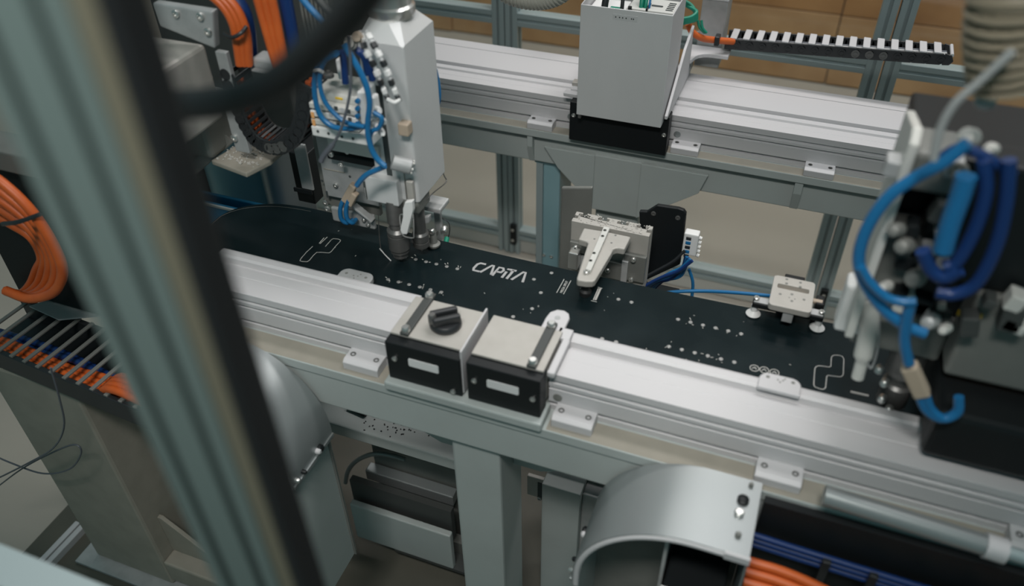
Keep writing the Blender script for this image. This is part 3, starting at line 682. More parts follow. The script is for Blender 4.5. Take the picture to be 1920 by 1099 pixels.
MB().lathe((q[0], q[1] + 0.008, ZB + 0.0004), (0, 0, 1), [(0.013, 0), (0.013, 0.010), (0.008, 0.014), (0.008, 0.0345)], 16).build('rubber_foot', 'rubber', t, smooth=40)

# dark plate standing behind, with air manifold
t = thing('dark_gusset_plate', 'black standing plate with a cut corner behind the upright extrusion', 'plate', (-0.23, 1.60, 0.75))
pts = [P(1030 + x / 5.497, 380 + y / 5.497, y=1.60) for x, y in ((925, 95), (1005, 98), (1110, 33), (1330, 65), (1385, 85), (1408, 120), (1380, 380), (1345, 640), (1000, 800), (960, 900))]
MB().prism([(p.x, p.z) for p in pts], 'y', 1.60, 1.612).build('plate', 'black', t, bevel=0.002)
for (x, y) in ((1075, 110), (1325, 155)):
    bolt(t, P(1030 + x / 5.497, 380 + y / 5.497, y=1.60), (0, -1, 0), 0.006, 0.003, 'dark_steel')
MB().prism([(P(1052, 355, y=1.75).x, P(1052, 352, y=1.75).z), (P(1110, 360, y=1.75).x, P(1110, 352, y=1.75).z), (P(1110, 360, y=1.75).x, 0.62), (P(1052, 355, y=1.75).x, 0.62)], 'y', 1.75, 1.762).build('back_plate', 'dull_iron', t, bevel=0.004)
MB().box(-0.40, -0.20, 1.613, 1.749, 0.62, 0.70).build('joiner', 'black', t)
t = thing('air_manifold', 'white pneumatic manifold with black ports on the edge of the black plate', 'manifold', tuple(P(1292, 480, y=1.60)))
a = P(1283, 437, y=1.575); b = P(1304, 482, y=1.575)
MB().box(a.x, b.x, 1.575, 1.598, b.z, a.z).build('body', 'white_plastic', t, bevel=0.003)
for i in range(5):
    zc = a.z - 0.012 - i * 0.0125
    f = MB().cyl((b.x, 1.586, zc), (b.x + 0.006, 1.586, zc - 0.002), 0.0045, n=10).build('port', 'white_plastic', t, smooth=40)
    MB().box(a.x + 0.006, a.x + 0.018, 1.572, 1.5755, zc - 0.0035, zc + 0.0035).build('push_ring', 'blue_hose' if i % 2 else 'black_plastic', t, bevel=0.001)
for k in range(7):
    dy = -0.0088 * k
    r0 = P(1286 + k * 2, 480 + k * 1.5, y=1.572 + dy)
    mid = P(1270 - k * 5 + (k % 3) * 6, 512 + (k % 4) * 4, y=1.568 + dy)
    end = P(1245 - k * 6, 525 + k * 2, y=1.565 + dy)
    tagm = MB().tube([r0, (r0 + mid) / 2 + Vector((0.004, 0, -0.004)), mid, end, end + Vector((-0.03, 0, -0.05))], 0.004, 8)
    mesh_thing(tagm, 'air_hose', 'blue_hose' if k % 3 else 'deep_blue', 'thin blue air hose fanning down from the white manifold', 'hose', 'blue hoses below the white manifold', smooth=60)
mesh_thing(MB().tube([P(1284, 470, y=1.57), P(1262, 490, y=1.56), P(1230, 508, y=1.55), P(1205, 522, y=1.54)], 0.0035, 8), 'signal_cable', 'black_plastic', 'thin black cable running down across the black plate', 'cable', smooth=60)
mesh_thing(MB().tube([P(1292, 505, y=1.565), P(1299, 530, y=1.565), P(1297, 560, y=1.565), P(1294, 590, y=1.56)], 0.004, 8), 'air_hose', 'blue_hose', 'blue air hose hanging straight down beside the crossing hose', 'hose', smooth=60)
mesh_thing(MB().tube([P(1225, 552, y=1.50), P(1270, 547, y=1.505), P(1320, 546, y=1.51), P(1380, 549, y=1.505), P(1436, 554, y=1.50), P(1450, 556, y=1.495)], 0.0042, 8), 'air_hose', 'blue_hose', 'blue air hose stretched to the slotted clamp plate', 'hose', smooth=60)

# ------------------------------------------------------------------ slotted clamp plate near the tail
t = thing('slotted_clamp', 'pale clamp plate with a long slot on a black cross bar with rubber cups', 'clamp', (0.065, 1.365, ZB))
sl = MB()
x0, x1, y0, y1, z = 0.024, 0.105, 1.318, 1.416, 1.062
out = rounded(x0, x1, y0, y1, 0.008)
inn = rounded(x0 + 0.010, x1 - 0.010, 1.376, 1.390, 0.003)
n = len(out); vs = [(p[0], p[1], zz) for zz in (z, z - 0.014) for p in out] + [(p[0], p[1], zz) for zz in (z, z - 0.014) for p in inn]
fs = []
for i in range(n):
    j = (i + 1) % n
    fs += [(i, j, 2 * n + j, 2 * n + i), (n + j, n + i, 3 * n + i, 3 * n + j), (i, n + i, n + j, j), (2 * n + i, 2 * n + j, 3 * n + j, 3 * n + i)]
pl = sl.add(vs, fs).build('plate', 'warm_alu', t, bevel=0.0012)
MB().box(x0 + 0.008, x1 - 0.008, 1.374, 1.392, z - 0.018, z - 0.0142).build('slot_floor', 'tan_plastic', t)
for (dx, dy) in ((0.025, 0.090), (0.052, 0.088), (0.026, 0.076), (0.053, 0.074), (0.040, 0.045), (0.018, 0.038), (0.064, 0.036), (0.036, 0.033), (0.047, 0.032), (0.042, 0.024)):
    MB().cyl((x0 + dx, y0 + dy, z - 0.001), (x0 + dx, y0 + dy, z + 0.0003), 0.003 if dx not in (0.036, 0.047) else 0.0015, n=10).build('hole', 'dull_iron', pl)
MB().box(-0.006, 0.132, 1.340, 1.362, 1.026, 1.038).build('cross_bar', 'black', t, bevel=0.002)
MB().box(-0.004, 0.130, 1.342, 1.360, 1.038, 1.041).build('bar_cap', 'cast_alu', t, bevel=0.001)
MB().box(0.030, 0.100, 1.330, 1.405, 1.041, 1.0475).build('spacer', 'dull_iron', t)
MB().box(0.055, 0.075, 1.322, 1.326, 1.022, 1.0475).build('tongue', 'cast_alu', t, bevel=0.001)
for fx in (0.0, 0.126):
    MB().lathe((fx, 1.350, ZB + 0.0004), (0, 0, 1), [(0.013, 0), (0.015, 0.003), (0.010, 0.009), (0.007, 0.012), (0.007, 0.0256)], 18).build('rubber_cup', 'white_plastic', t, smooth=40)
    bolt(t, (fx, 1.350, 1.041), (0, 0, 1), 0.006, 0.006)
MB().box(0.112, 0.128, 1.366, 1.395, 1.00, 1.05).build('rear_lug', 'black', t, bevel=0.002)
MB().cyl((0.106, 1.375, 1.048), (0.124, 1.375, 1.048), 0.005, n=10).build('fitting', 'tan_plastic', t)
MB().box(0.045, 0.085, 1.420, 1.450, 0.55, 1.045).build('stem', 'black', t, bevel=0.002)
MB().box(0.045, 0.085, 1.395, 1.425, 1.030, 1.0475).build('stem_head', 'black', t, bevel=0.002)

# ------------------------------------------------------------------ teal leg and base under the board
t = beam_rear
a = P(1006, 330, y=2.105); b = P(1050, 330, y=2.105)
MB().box(a.x, a.x + 0.022, 2.10, 2.24, FLOOR + 0.01, 0.788).build('leg_flange', 'fence_alu', t, bevel=0.002)['label'] = 'blue-grey leg beside the column'
MB().box(a.x + 0.022, b.x, 2.105, 2.235, FLOOR + 0.01, 0.788).build('leg_web', 'teal_steel', t, bevel=0.004)
MB().box(a.x - 0.04, b.x + 0.04, 2.06, 2.28, FLOOR, FLOOR + 0.01).build('foot_plate', 'teal_steel', t, bevel=0.002)
MB().box(a.x - 0.004, b.x + 0.004, 2.098, 2.245, 0.788, 0.7995).build('head_plate', 'teal_steel', t)
for (u, v) in ((1020, 478), (1034, 481)):
    bolt(t, P(u, v, y=2.105), (0, -1, 0), 0.006, 0.004)

mesh_thing(MB().box(-1.95, 0.95, 0.72, 2.0, FLOOR, FLOOR + 0.015), 'floor_plate', 'floor_shade', 'low dark sheet added on the floor as the shade under the snowboard machine', 'shade sheet', bevel=0.003)  # added sheet, coloured dark to imitate the shade under the machine
t = thing('base_frame', 'pale steel base beam with black chips lying on it, below the front beam', 'frame', (-0.45, 1.24, FLOOR))
MB().box(-1.45, -0.53, 1.115, 1.42, 0.510, 0.550).build('top_beam', 'paint_grey', t, bevel=0.004)
MB().box(-1.30, -1.20, 1.20, 1.36, FLOOR + 0.02, 0.51).build('leg', 'paint_grey', t, bevel=0.004)
MB().box(-0.62, -0.54, 1.26, 1.38, FLOOR + 0.02, 0.51).build('leg', 'paint_grey', t, bevel=0.004)
for x in (-1.0, -0.62):
    s = MB().box(x - 0.03, x + 0.03, BY - 0.03, BY + 0.03, 0.55, 0.985).build('pedestal', 'dull_iron', t, bevel=0.003)
    MB().cyl((x, BY, 0.985), (x, BY, ZB - 0.0070), 0.02, n=16).build('rubber_pad', 'rubber', s)
chp = MB(); rng = random.Random(11)
for k in range(40):
    p = P(rng.gauss(735, 28), rng.gauss(800, 10), z=0.5505)
    if p.y > 1.41 or p.y < 1.12: continue
    a = rng.uniform(0, 6.28); l = rng.uniform(0.002, 0.006); chp.bar(p, p + Vector((math.cos(a) * l, math.sin(a) * l, 0.0005)), 0.003, 0.001)
o = chp.build('black_chips', 'black'); o['kind'] = 'stuff'; tag(o, 'small black chips scattered on the pale base beam', 'chips')
p0, p1 = P(652, 763, z=0.5565), P(686, 778, z=0.5565)
mesh_thing(MB().tube([p0, (p0 + p1) / 2, p1], 0.006, 8), 'rubber_stub', 'rubber', 'short black rubber stub lying on the pale base beam', 'rubber piece', smooth=60)
# ================================================================== left spindle head over the board
def hose(pix, y, r, m, name, label, group=None, n=8, cat='hose'):
    """pixels with their own depth: (u, v) uses y, (u, v, y2) its own"""
    pts = [P(p[0], p[1], y=(p[2] if len(p) > 2 else y)) for p in pix]
    return mesh_thing(MB().tube(pts, r, n), name, m, label, cat, group, smooth=60)
SX, SY = -0.761, 1.268
t = thing('spindle_head', 'brushed metal milling head with mounting plates and tool, standing on the snowboard', 'machine head', (-0.78, 1.32, 1.0))
# cover of the spindle: chamfered top
hx0, hx1, hy0, hy1, hz0, hz1 = -0.800, -0.702, 1.270, 1.405, 1.165, 1.505
def rect(x0, x1, y0, y1, z, c=0.012):
    return [(x0 + c, y0, z), (x1 - c, y0, z), (x1, y0 + c, z), (x1, y1 - c, z), (x1 - c, y1, z), (x0 + c, y1, z), (x0, y1 - c, z), (x0, y0 + c, z)]
lv = [rect(hx0, hx1, hy0, hy1, hz0, 0.004), rect(hx0, hx1, hy0, hy1, hz1, 0.004), rect(hx0 + 0.012, hx1 - 0.022, hy0 + 0.022, hy1 - 0.022, hz1 + 0.032, 0.016)]
vs = [p for l in lv for p in l]; fs = [tuple(range(8))[::-1], tuple(range(16, 24))]
for k in range(2):
    for i in range(8):
        j = (i + 1) % 8; fs.append((k * 8 + i, k * 8 + j, k * 8 + 8 + j, k * 8 + 8 + i))
cov = MB().add(vs, fs).build('spindle_cover', 'brushed', t, bevel=0.003)
cx, cy = (hx0 + hx1) / 2 - 0.005, (hy0 + hy1) / 2
MB().lathe((cx, cy, hz1 + 0.030), (0, 0, 1), [(0.042, 0), (0.045, 0.008), (0.045, 0.02), (0.040, 0.024), (0.040, 0.05), (0.047, 0.052), (0.047, 0.068), (0.040, 0.072), (0.040, 0.16)], 28).build('suction_collar', 'steel', t, smooth=40)
MB().box(hx0 + 0.030, hx0 + 0.042, hy0 - 0.0008, hy0 + 0.004, hz0, 1.42).build('cover_slot', 'slot', cov)
MB().pbox(744, 232, 766, 258, 1.250, 0.022).build('side_lug', 'tan_plastic', t, bevel=0.003)
a = P(735, 303, y=1.235); b = P(771, 313, y=1.250)
cl = MB().cyl(a, b, 0.016, n=16).build('air_cylinder', 'cast_alu', t, bevel=0.002, smooth=40)
for k in range(6):
    an = k * math.pi / 3; d = (b - a).normalized(); o1 = d.orthogonal().normalized() * 0.012; o2 = d.cross(o1)
    c = b + o1 * math.cos(an) + o2 * math.sin(an); MB().cyl(c, c + d * 0.004, 0.0025, n=8).build('tie_rod', 'off_white', cl)
MB().pbox(756, 325, 762, 375, 1.262, 0.007).build('cover_strip', 'warm_alu', t, bevel=0.001)
# mounting plates
MB().pbox(548, 268, 588, 358, 1.352, 0.006).build('side_plate', 'cast_alu', t, bevel=0.002)
MB().pbox(550, 352, 585, 366, 1.348, 0.004).build('brush_seal', 'black', t)
MB().pbox(588, 240, 712, 388, 1.318, 0.014).build('main_plate', 'cast_alu', t, bevel=0.002)
lp = MB().pbox(619, 388, 704, 432, 1.300, 0.010).build('lower_plate', 'cast_alu', t, bevel=0.004)
MB().box(-0.985, -0.84, 1.3335, 1.345, 1.06, 1.30).build('back_rib', 'dull_iron', t)
MB().pbox(612, 286, 716, 318, 1.296, 0.020).build('cable_bracket', 'black', t, bevel=0.002)
for (u, v, yy, r) in ((611, 379, 1.3175, 0.007), (614, 391, 1.2995, 0.007), (630, 347, 1.3175, 0.006), (604, 339, 1.3175, 0.0035), (656, 331, 1.3175, 0.003), (640, 308, 1.2955, 0.006), (622, 289, 1.2955, 0.006), (652, 284, 1.2955, 0.005), (683, 412, 1.2995, 0.005), (691, 421, 1.2995, 0.005)):
    bolt(t, P(u, v, y=yy), (0, -1, 0), r, 0.005 if r > 0.004 else 0.001, 'steel' if r > 0.004 else 'slot')
MB().pbox(610, 358, 616, 371, 1.3172, 0.001).build('slot_hole', 'slot', t)
MB().pbox(606, 316, 646, 325, 1.3165, 0.0015).build('recess_edge', 'paint_dust', t)
MB().pbox(682, 330, 748, 388, 1.250, 0.060).build('spindle_bracket', 'brushed', t, bevel=0.002)
MB().pbox(680, 341, 688, 374, 1.2475, 0.0025).build('slot_hole', 'slot', t)
MB().pbox(682, 352, 687, 374, 1.2455, 0.002).build('steel_pin', 'steel', t, bevel=0.001)
arm = MB().bar(P(664, 385, y=1.292), P(700, 414, y=1.292), 0.006, 0.018, (0, 1, 0)).build('diagonal_arm', 'cast_alu', t, bevel=0.002)
MB().pbox(540, 285, 592, 384, 1.42, 0.10).build('gap_shade', 'black', t, bevel=0.003)  # black box standing in for the shaded gap behind the plates
MB().box(-1.00, -0.79, 1.345, 1.42, 1.30, 2.1).build('slide_column', 'dark_grey', t, bevel=0.004)
# spindle, collet and cutter
MB().lathe((SX, SY, ZB + 0.0006), (0, 0, 1), [(0.0025, 0), (0.0030, 0.012), (0.0120, 0.0121), (0.0125, 0.016), (0.0170, 0.0161), (0.0175, 0.028), (0.0210, 0.0281), (0.0215, 0.034), (0.0195, 0.0341), (0.0195, 0.038), (0.0235, 0.0381), (0.0235, 0.074), (0.0215, 0.0741), (0.0215, 0.078), (0.0235, 0.0781), (0.0235, 0.086), (0.0170, 0.092), (0.0170, 0.108), (0.0200, 0.1081), (0.0200, 0.165)], 28).build('spindle', 'dark_steel', t, smooth=25)
MB().lathe((SX + 0.036, SY + 0.034, ZB + 0.012), (0, 0, 1), [(0.003, 0), (0.004, 0.010), (0.012, 0.0101), (0.013, 0.018), (0.0185, 0.0181), (0.0185, 0.030), (0.017, 0.0301), (0.017, 0.034), (0.0185, 0.0341), (0.0185, 0.050), (0.014, 0.055), (0.014, 0.155)], 24).build('second_spindle', 'dark_steel', t, smooth=25)
MB().box(SX - 0.022, SX + 0.055, SY + 0.004, SY + 0.06, 1.135, 1.1645).build('spindle_flange', 'dull_iron', t, bevel=0.003)
# feeler wire
MB().tube([P(709, 400, y=1.255), P(711, 440, y=1.255), P(714, 467, y=1.255)], 0.0011, 6).build('nozzle_tube', 'dark_steel', t, smooth=60)
MB().tube([P(712, 466, y=1.255), P(722, 478, y=1.257), P(733, 489, y=1.260)], 0.0013, 6).build('nozzle_tip', 'white_plastic', t, smooth=60)
# toggle latch with its wire loop
l = MB().prism([(P(u, v, y=1.240).x, P(u, v, y=1.240).z) for u, v in ((762, 376), (776, 374), (777, 392), (772, 412), (766, 436), (757, 436), (753, 428), (758, 404), (758, 388))], 'y', 1.232, 1.244).build('toggle_latch', 'white_plastic', t, bevel=0.002)
MB().tube([P(u, v, y=1.236) for u, v in ((757, 402), (750, 405), (752, 428), (757, 442), (774, 446), (776, 438), (775, 406), (770, 398))], 0.0016, 6).build('wire_loop', 'steel', l, smooth=60)
MB().pbox(760, 340, 776, 378, 1.258, 0.010).build('latch_base', 'warm_alu', t, bevel=0.002)
MB().tube([P(826, 315, y=1.395), P(833, 330, y=1.395), P(836, 342, y=1.39), P(812, 362, y=1.34), P(790, 386, y=1.29)], 0.0014, 6).build('cover_clip', 'dark_steel', t, smooth=60)
# right-hand bracket with foot
MB().pbox(790, 386, 826, 402, 1.345, 0.05).build('foot_bracket', 'cast_alu', t, bevel=0.003)
MB().pbox(812, 398, 829, 452, 1.395, 0.012).build('foot_bracket', 'cast_alu', t, bevel=0.003)
MB().prism([(P(u, v, y=1.31).x, P(u, v, y=1.31).z) for u, v in ((776, 410), (806, 404), (806, 416), (790, 424), (788, 446), (778, 456), (770, 452), (776, 436))], 'y', 1.305, 1.318).build('bracket_arm', 'cast_alu', t, bevel=0.002)
MB().cyl(P(790, 432, y=1.350), P(820, 438, y=1.350), 0.006, n=12).build('cross_pin', 'dark_steel', t)
bolt(t, P(811, 432, y=1.340), (0, -1, 0), 0.007, 0.01)
fp = P(814, 462, z=ZB)
MB().lathe((fp.x, fp.y, ZB + 0.0005), (0, 0, 1), [(0.012, 0), (0.015, 0.004), (0.015, 0.008), (0.009, 0.012), (0.007, 0.04)], 18).build('rubber_foot', 'dull_iron', t, smooth=40)
MB().tube([P(829, 408, y=1.40), P(842, 420, y=1.40), P(842, 440, y=1.40), P(836, 452, y=1.40)], 0.0012, 6).build('sensor_wire', 'black_plastic', t, smooth=60)
MB().lathe(P(834, 428, y=1.40), (0.2, -1, 0), [(0.008, 0), (0.008, 0.012), (0.005, 0.016), (0.0004, 0.016)], 12).build('sensor', 'steel', t, smooth=40)
MB().lathe(P(838, 446, y=1.40), (0.2, -1, -0.4), [(0.006, 0), (0.006, 0.012), (0.004, 0.016), (0.0004, 0.016)], 12).build('sensor', 'green', t, smooth=40)

# ------------------------------------------------------------------ valve terminal on the head
t = thing('valve_terminal', 'white pneumatic valve terminal with a yellow label, on the plates of the milling head', 'valve block', tuple(P(635, 285, y=1.23)))
fs_ = MB().pbox(582, 236, 698, 276, 1.205, 0.05).build('front_strip', 'white_plastic', t, bevel=0.003)
for (u, v) in ((596, 246), (616, 250), (641, 256), (662, 260)):
    c = P(u, v, y=1.2045); MB().cyl(c, c + Vector((0, -0.0012, 0)), 0.0028, n=10).build('hole', 'slot', fs_)
for i in range(3):
    u0, v0 = 578 + i * 2, 192 + i * 15
    s = MB().pbox(u0, v0, u0 + 92, v0 + 27, 1.208, 0.065).build('valve_slice', ('off_white', 'white_plastic', 'off_white')[i], t, bevel=0.002)
    for k in range(4):
        c = P(u0 + 40 + k * 12, v0 + 8 + k * 3, y=1.2075); MB().box(c.x - 0.0035, c.x + 0.0035, 1.2065, 1.208, c.z - 0.004, c.z + 0.004).build('lever', 'slot' if k % 2 else 'label_grey', s)
    c = P(580 + i * 2, 198 + i * 14, y=1.207)
    if i: MB().box(c.x + 0.001, c.x + 0.008, 1.2055, 1.208, c.z - 0.010, c.z + 0.003).build('indicator', 'amber', s, bevel=0.001)
MB().pbox(577, 168, 672, 202, 1.225, 0.085).build('terminal_head', 'off_white', t, bevel=0.006)
MB().pbox(628, 182, 642, 188, 1.2235, 0.0015).build('warning_label', 'yellow', t)
MB().pbox(668, 172, 690, 235, 1.212, 0.045).build('port_block', 'white_plastic', t, bevel=0.003)
for k in range(4):
    c = P(672, 188 + k * 14, y=1.2115); MB().cyl(c, c + Vector((0, -0.006, 0)), 0.0048, n=10).build('push_ring', 'blue_hose', t)
MB().pbox(690, 182, 706, 228, 1.195, 0.022).build('plug_row', 'white_plastic', t, bevel=0.004)
MB().pbox(612, 258, 712, 300, 1.262, 0.030).build('under_plate', 'off_white', t, bevel=0.002)
for (u, v) in ((700, 215), (704, 232), (714, 246), (708, 205), (716, 225)):
    c = P(u, v, y=1.200); MB().lathe(c, (0.5, -0.6, 0.2), [(0.0065, 0), (0.0065, 0.012), (0.0045, 0.016), (0.0045, 0.022)], 10).build('elbow_fitting', 'white_plastic', t, smooth=40)
MB().pbox(628, 112, 640, 150, 1.23, 0.02).build('silencer', 'white_plastic', t, bevel=0.003)
MB().lathe(P(617, 144, y=1.24), (0, 0, 1), [(0.010, 0), (0.010, 0.006), (0.004, 0.008), (0.004, 0.012)], 12).build('gland', 'dark_steel', t, smooth=40)
G = 'air hoses of the milling head'
hose([(634, 100), (616, 106), (598, 124), (590, 152), (592, 190), (603, 220), (626, 238), (655, 241), (690, 236)], 1.18, 0.0052, 'blue_hose', 'air_hose', 'wide outer loop of blue air hose in front of the valve terminal', G)
hose([(630, 104), (612, 114), (602, 134), (600, 160), (608, 188), (626, 212), (650, 230), (684, 238)], 1.17, 0.0045, 'blue_hose', 'air_hose', 'inner loop of blue air hose tied to the outer loop beside the valve terminal', G)
hose([(646, 84), (660, 108), (676, 136), (688, 165), (693, 195), (690, 225), (690, 250), (697, 280), (709, 300), (722, 312)], 1.165, 0.0056, 'blue_hose', 'air_hose', 'long blue air hose running down past the white plug row of the valve terminal', G)
hose([(722, 312), (708, 318), (690, 326), (678, 336), (669, 348)], 1.19, 0.0055, 'blue_hose', 'air_hose', 'short blue air hose ending in the tan fittings above the board', G)
hose([(642, 96), (645, 120), (648, 156)], 1.20, 0.0065, 'deep_blue', 'air_hose', 'thick dark blue air hose dropping onto the valve terminal head', G)
hose([(700, 210), (716, 222), (710, 240), (698, 246), (692, 262)], 1.175, 0.0045, 'blue_hose', 'air_hose', 'small curled blue air hose below the white plug row', G)
hose([(655, 70), (657, 120), (657, 165), (650, 205), (640, 240), (626, 268), (608, 290), (602, 302)], 1.155, lambda s: 0.0028 if s < 0.72 else 0.0055, 'grey_cable', 'sensor_cable', 'grey sensor cable with a thick plug hanging across the valve terminal', cat='cable')
MBt = MB().tube([P(590, 134, y=1.172), P(598, 132, y=1.162), P(606, 136, y=1.168)], 0.003, 6)
mesh_thing(MBt, 'cable_tie', 'white_plastic', 'white cable tie around the two blue hose loops', 'cable tie', smooth=60)
# twin U hose with fittings
t = thing('hose_fitting', 'tan double push fitting with two short blue hose bends above the board', 'fitting', tuple(P(655, 420, y=1.275)))
MB().bar(P(664, 346, y=1.275), P(647, 377, y=1.275), 0.016, 0.016).build('fitting_body', 'tan_plastic', t, bevel=0.003)
MB().bar(P(667, 362, y=1.272), P(656, 383, y=1.272), 0.016, 0.014).build('fitting_body', 'tan_plastic', t, bevel=0.003)
for k, (du, dy) in enumerate(((0, 0), (11, -0.004))):
    MB().tube([P(643 + du, 376, y=1.272 + dy), P(638 + du, 392, y=1.270 + dy), P(640 + du, 410, y=1.270 + dy), P(650 + du, 418, y=1.275 + dy), P(662 + du * 0.5, 412, y=1.29)], 0.0052, 8).build('hose_bend', 'blue_hose', t, smooth=60)
# beaded white cable pair
for k, (du, lab) in enumerate(((0, 'white clip-on cable guide beside the milling head cover, the longer of the pair'), (-20, 'white clip-on cable guide beside the valve terminal, the shorter of the pair'))):
    t = thing('cable_guide', lab, 'cable guide', tuple(P(735 + du, 180, y=1.20)))
    path = [P(686 + du * 0.5, 58, y=1.21), P(704 + du, 90, y=1.20), P(722 + du, 125, y=1.195), P(736 + du, 160, y=1.195), P(748 + du, 188, y=1.20)]
    MB().tube(path, 0.0030, 6).build('strip', 'label_grey', t, smooth=60)
    sp = smooth_path(path, 6)
    for i in range(1, len(sp) - 1, 3):
        MB().bar(sp[i], sp[i] + (sp[i + 1] - sp[i]).normalized() * 0.012, 0.011, 0.009).build('clip', 'white_plastic' if i % 2 else 'black_plastic', t, bevel=0.002)
mesh_thing(MB().tube([P(726, 186, y=1.19), P(740, 192, y=1.19), P(750, 186, y=1.198)], 0.004, 8), 'guide_end', 'white_plastic', 'white end piece joining the two cable guides', 'connector', smooth=60)
for (u, v, r, lab) in ((660, 80, 0.012, 'round brass-coloured coupling above the valve terminal'), (674, 70, 0.010, 'small dark coupling beside the brass-coloured one')):
    mb = MB().lathe(P(u, v, y=1.21), (0.3, -1, 0.4), [(r, 0), (r, 0.010), (r * 0.7, 0.012), (r * 0.7, 0.018), (0.0004, 0.018)], 16)
    mesh_thing(mb, 'hose_coupling', 'warm_alu' if u == 660 else 'tan_plastic', lab, 'coupling', smooth=40)
for k, pts in enumerate((((668, 92), (684, 110), (690, 140)), ((676, 96), (694, 120), (698, 150)))):
    hose(list(pts), 1.215, 0.007, 'deep_blue', 'air_hose', ('dark blue hose stub bending down behind the cable guides', 'second dark blue hose stub close to the milling head cover')[k], G)
hose([(817, 130, 1.41), (823, 160, 1.41), (824, 185, 1.41), (819, 208, 1.41)], 1.41, 0.0035, 'blue_hose', 'air_hose', 'thin blue hose bowing out behind the milling head cover', G)

# ================================================================== machine body upper left
t = thing('arm_body', 'pale cast machine arm with bolted cap plate and vertical grey straps, beside the milling head', 'machine arm', (-1.15, 1.3, 1.2))
a = P(300, 135, y=1.10); b = P(388, 93, x=a.x)
MB().box(a.x - 0.35, a.x, a.y, b.y, a.z - 0.16, a.z).build('arm_casting', 'warm_alu', t, bevel=0.008)
MB().box(a.x - 0.30, a.x - 0.03, a.y + 0.10, b.y + 0.12, a.z - 0.25, a.z - 0.16).build('lower_casting', 'dull_iron', t, bevel=0.01)
ya = b.y - 0.02
cp = MB().prism([(P(u, v, y=ya).x, P(u, v, y=ya).z) for u, v in ((285, 5), (398, 22), (402, 92), (300, 50))], 'y', ya, ya + 0.02).build('cap_plate', 'cast_alu', t, bevel=0.004)
for (u, v) in ((331, 25), (377, 30), (391, 59)): bolt(t, P(u, v, y=ya), (0, -1, 0), 0.008, 0.006)
c = P(402, 96, y=ya + 0.0); d = P(418, 170, y=ya)
MB().box(c.x, P(422, 96, y=ya).x, ya, ya + 0.012, d.z, c.z).build('strap', 'cast_alu', t, bevel=0.002)
c = P(419, 196, y=ya); MB().box(c.x, P(445, 196, y=ya).x, ya, ya + 0.012, P(436, 282, y=ya).z, c.z).build('strap', 'cast_alu', t, bevel=0.002)
bolt(t, P(440, 258, y=ya), (0, -1, 0), 0.008, 0.006)
MB().bar(P(345, 320, y=ya - 0.02), P(425, 250, y=ya + 0.06), 0.05, 0.03).build('diagonal_web', 'dull_iron', t, bevel=0.004)
MB().bar(P(350, 165, y=ya), P(395, 140, y=ya + 0.05), 0.02, 0.012).build('ledge', 'cast_alu', t, bevel=0.003)
# dusty ledge with chips
e = P(395, 300, y=ya - 0.01); f = P(482, 300, y=ya - 0.01)
MB().pbox(262, -60, 566, 284, 1.54, 0.10).build('dark_backdrop', 'dark_grey', t, bevel=0.006)  # dark box added as a backdrop so the view past the arm is dark
led = MB().prism([(e.x, ya - 0.01), (f.x - 0.02, ya - 0.03), (f.x, ya + 0.03), (f.x, ya + 0.09), (e.x + 0.02, ya + 0.09)], 'z', e.z - 0.012, e.z).build('dusty_ledge', 'paint_dust', t, bevel=0.003)
mb = MB(); rng = random.Random(2)
for k in range(120):
    p = Vector((rng.uniform(e.x + 0.01, f.x - 0.015), ya + rng.uniform(-0.005, 0.085), e.z)); an = rng.uniform(0, 6.28); l = rng.uniform(0.002, 0.006)
    mb.bar(p, p + Vector((math.cos(an) * l, math.sin(an) * l, rng.uniform(0, 0.003))), 0.0025, 0.0018)
o = mb.build('dust_chips', 'chips'); o['kind'] = 'stuff'; tag(o, 'grey drilling chips heaped on the dusty ledge of the machine arm', 'chips')

# finned servo drive
t = thing('servo_drive', 'dark finned servo drive above the cable loop of the milling head', 'motor', tuple(P(595, 95, y=1.33)))
a = P(556, -30, y=1.33); b = P(632, 92, y=1.33)
MB().box(a.x, b.x, 1.345, 1.44, b.z, a.z).build('body', 'dark_grey', t, bevel=0.003)
for k in range(8):
    x = a.x + (b.x - a.x) * (k + 0.5) / 8
    MB().box(x - 0.0025, x + 0.0025, 1.325, 1.345, b.z, a.z).build('fin', 'dull_iron', t, bevel=0.001)

# cable chain loop of the head
t = thing('cable_chain_loop', 'black cable chain hanging in a tight loop beside the milling head', 'cable chain', tuple(P(520, 285, y=1.24)))
path = smooth_path([P(582, 150, y=1.24), P(578, 205, y=1.24), P(562, 248, y=1.24), P(530, 268, y=1.24), P(494, 258, y=1.24), P(470, 228, y=1.24), P(452, 185, y=1.24), P(436, 130, y=1.24)], 3)
for i in range(len(path) - 1):
    p, q = path[i], path[i + 1]; d = (q - p).normalized(); L = (q - p).length
    nrm = Vector((d.z, 0, -d.x))
    for yy in (-0.022, 0.034):
        c = (p + q) / 2 + Vector((0, yy, 0))
        s = MB().obox(c, (L * 1.15, 0.005, 0.034), Matrix((d, Vector((0, 1, 0)), d.cross(Vector((0, 1, 0))))).transposed()).build('link_side', 'black_plastic', t, bevel=0.004)
        if yy < 0: MB().lathe(q + Vector((0, yy - 0.0025, 0)), (0, -1, 0), [(0.012, 0), (0.012, 0.0015), (0.009, 0.0015), (0.009, 0.0005), (0.0004, 0.0005)], 14).build('pivot', 'black_plastic' if i not in (7, 8, 9) else 'dark_steel', s, smooth=40)
    c = (p + q) / 2 + Vector((0, 0.006, 0))
    for sg in (-1, 1):
        MB().obox(c + d.cross(Vector((0, 1, 0))) * sg * 0.016, (L * 0.45, 0.054, 0.004), Matrix((d, Vector((0, 1, 0)), d.cross(Vector((0, 1, 0))))).transposed()).build('crossbar', 'black_plastic', t, bevel=0.001)
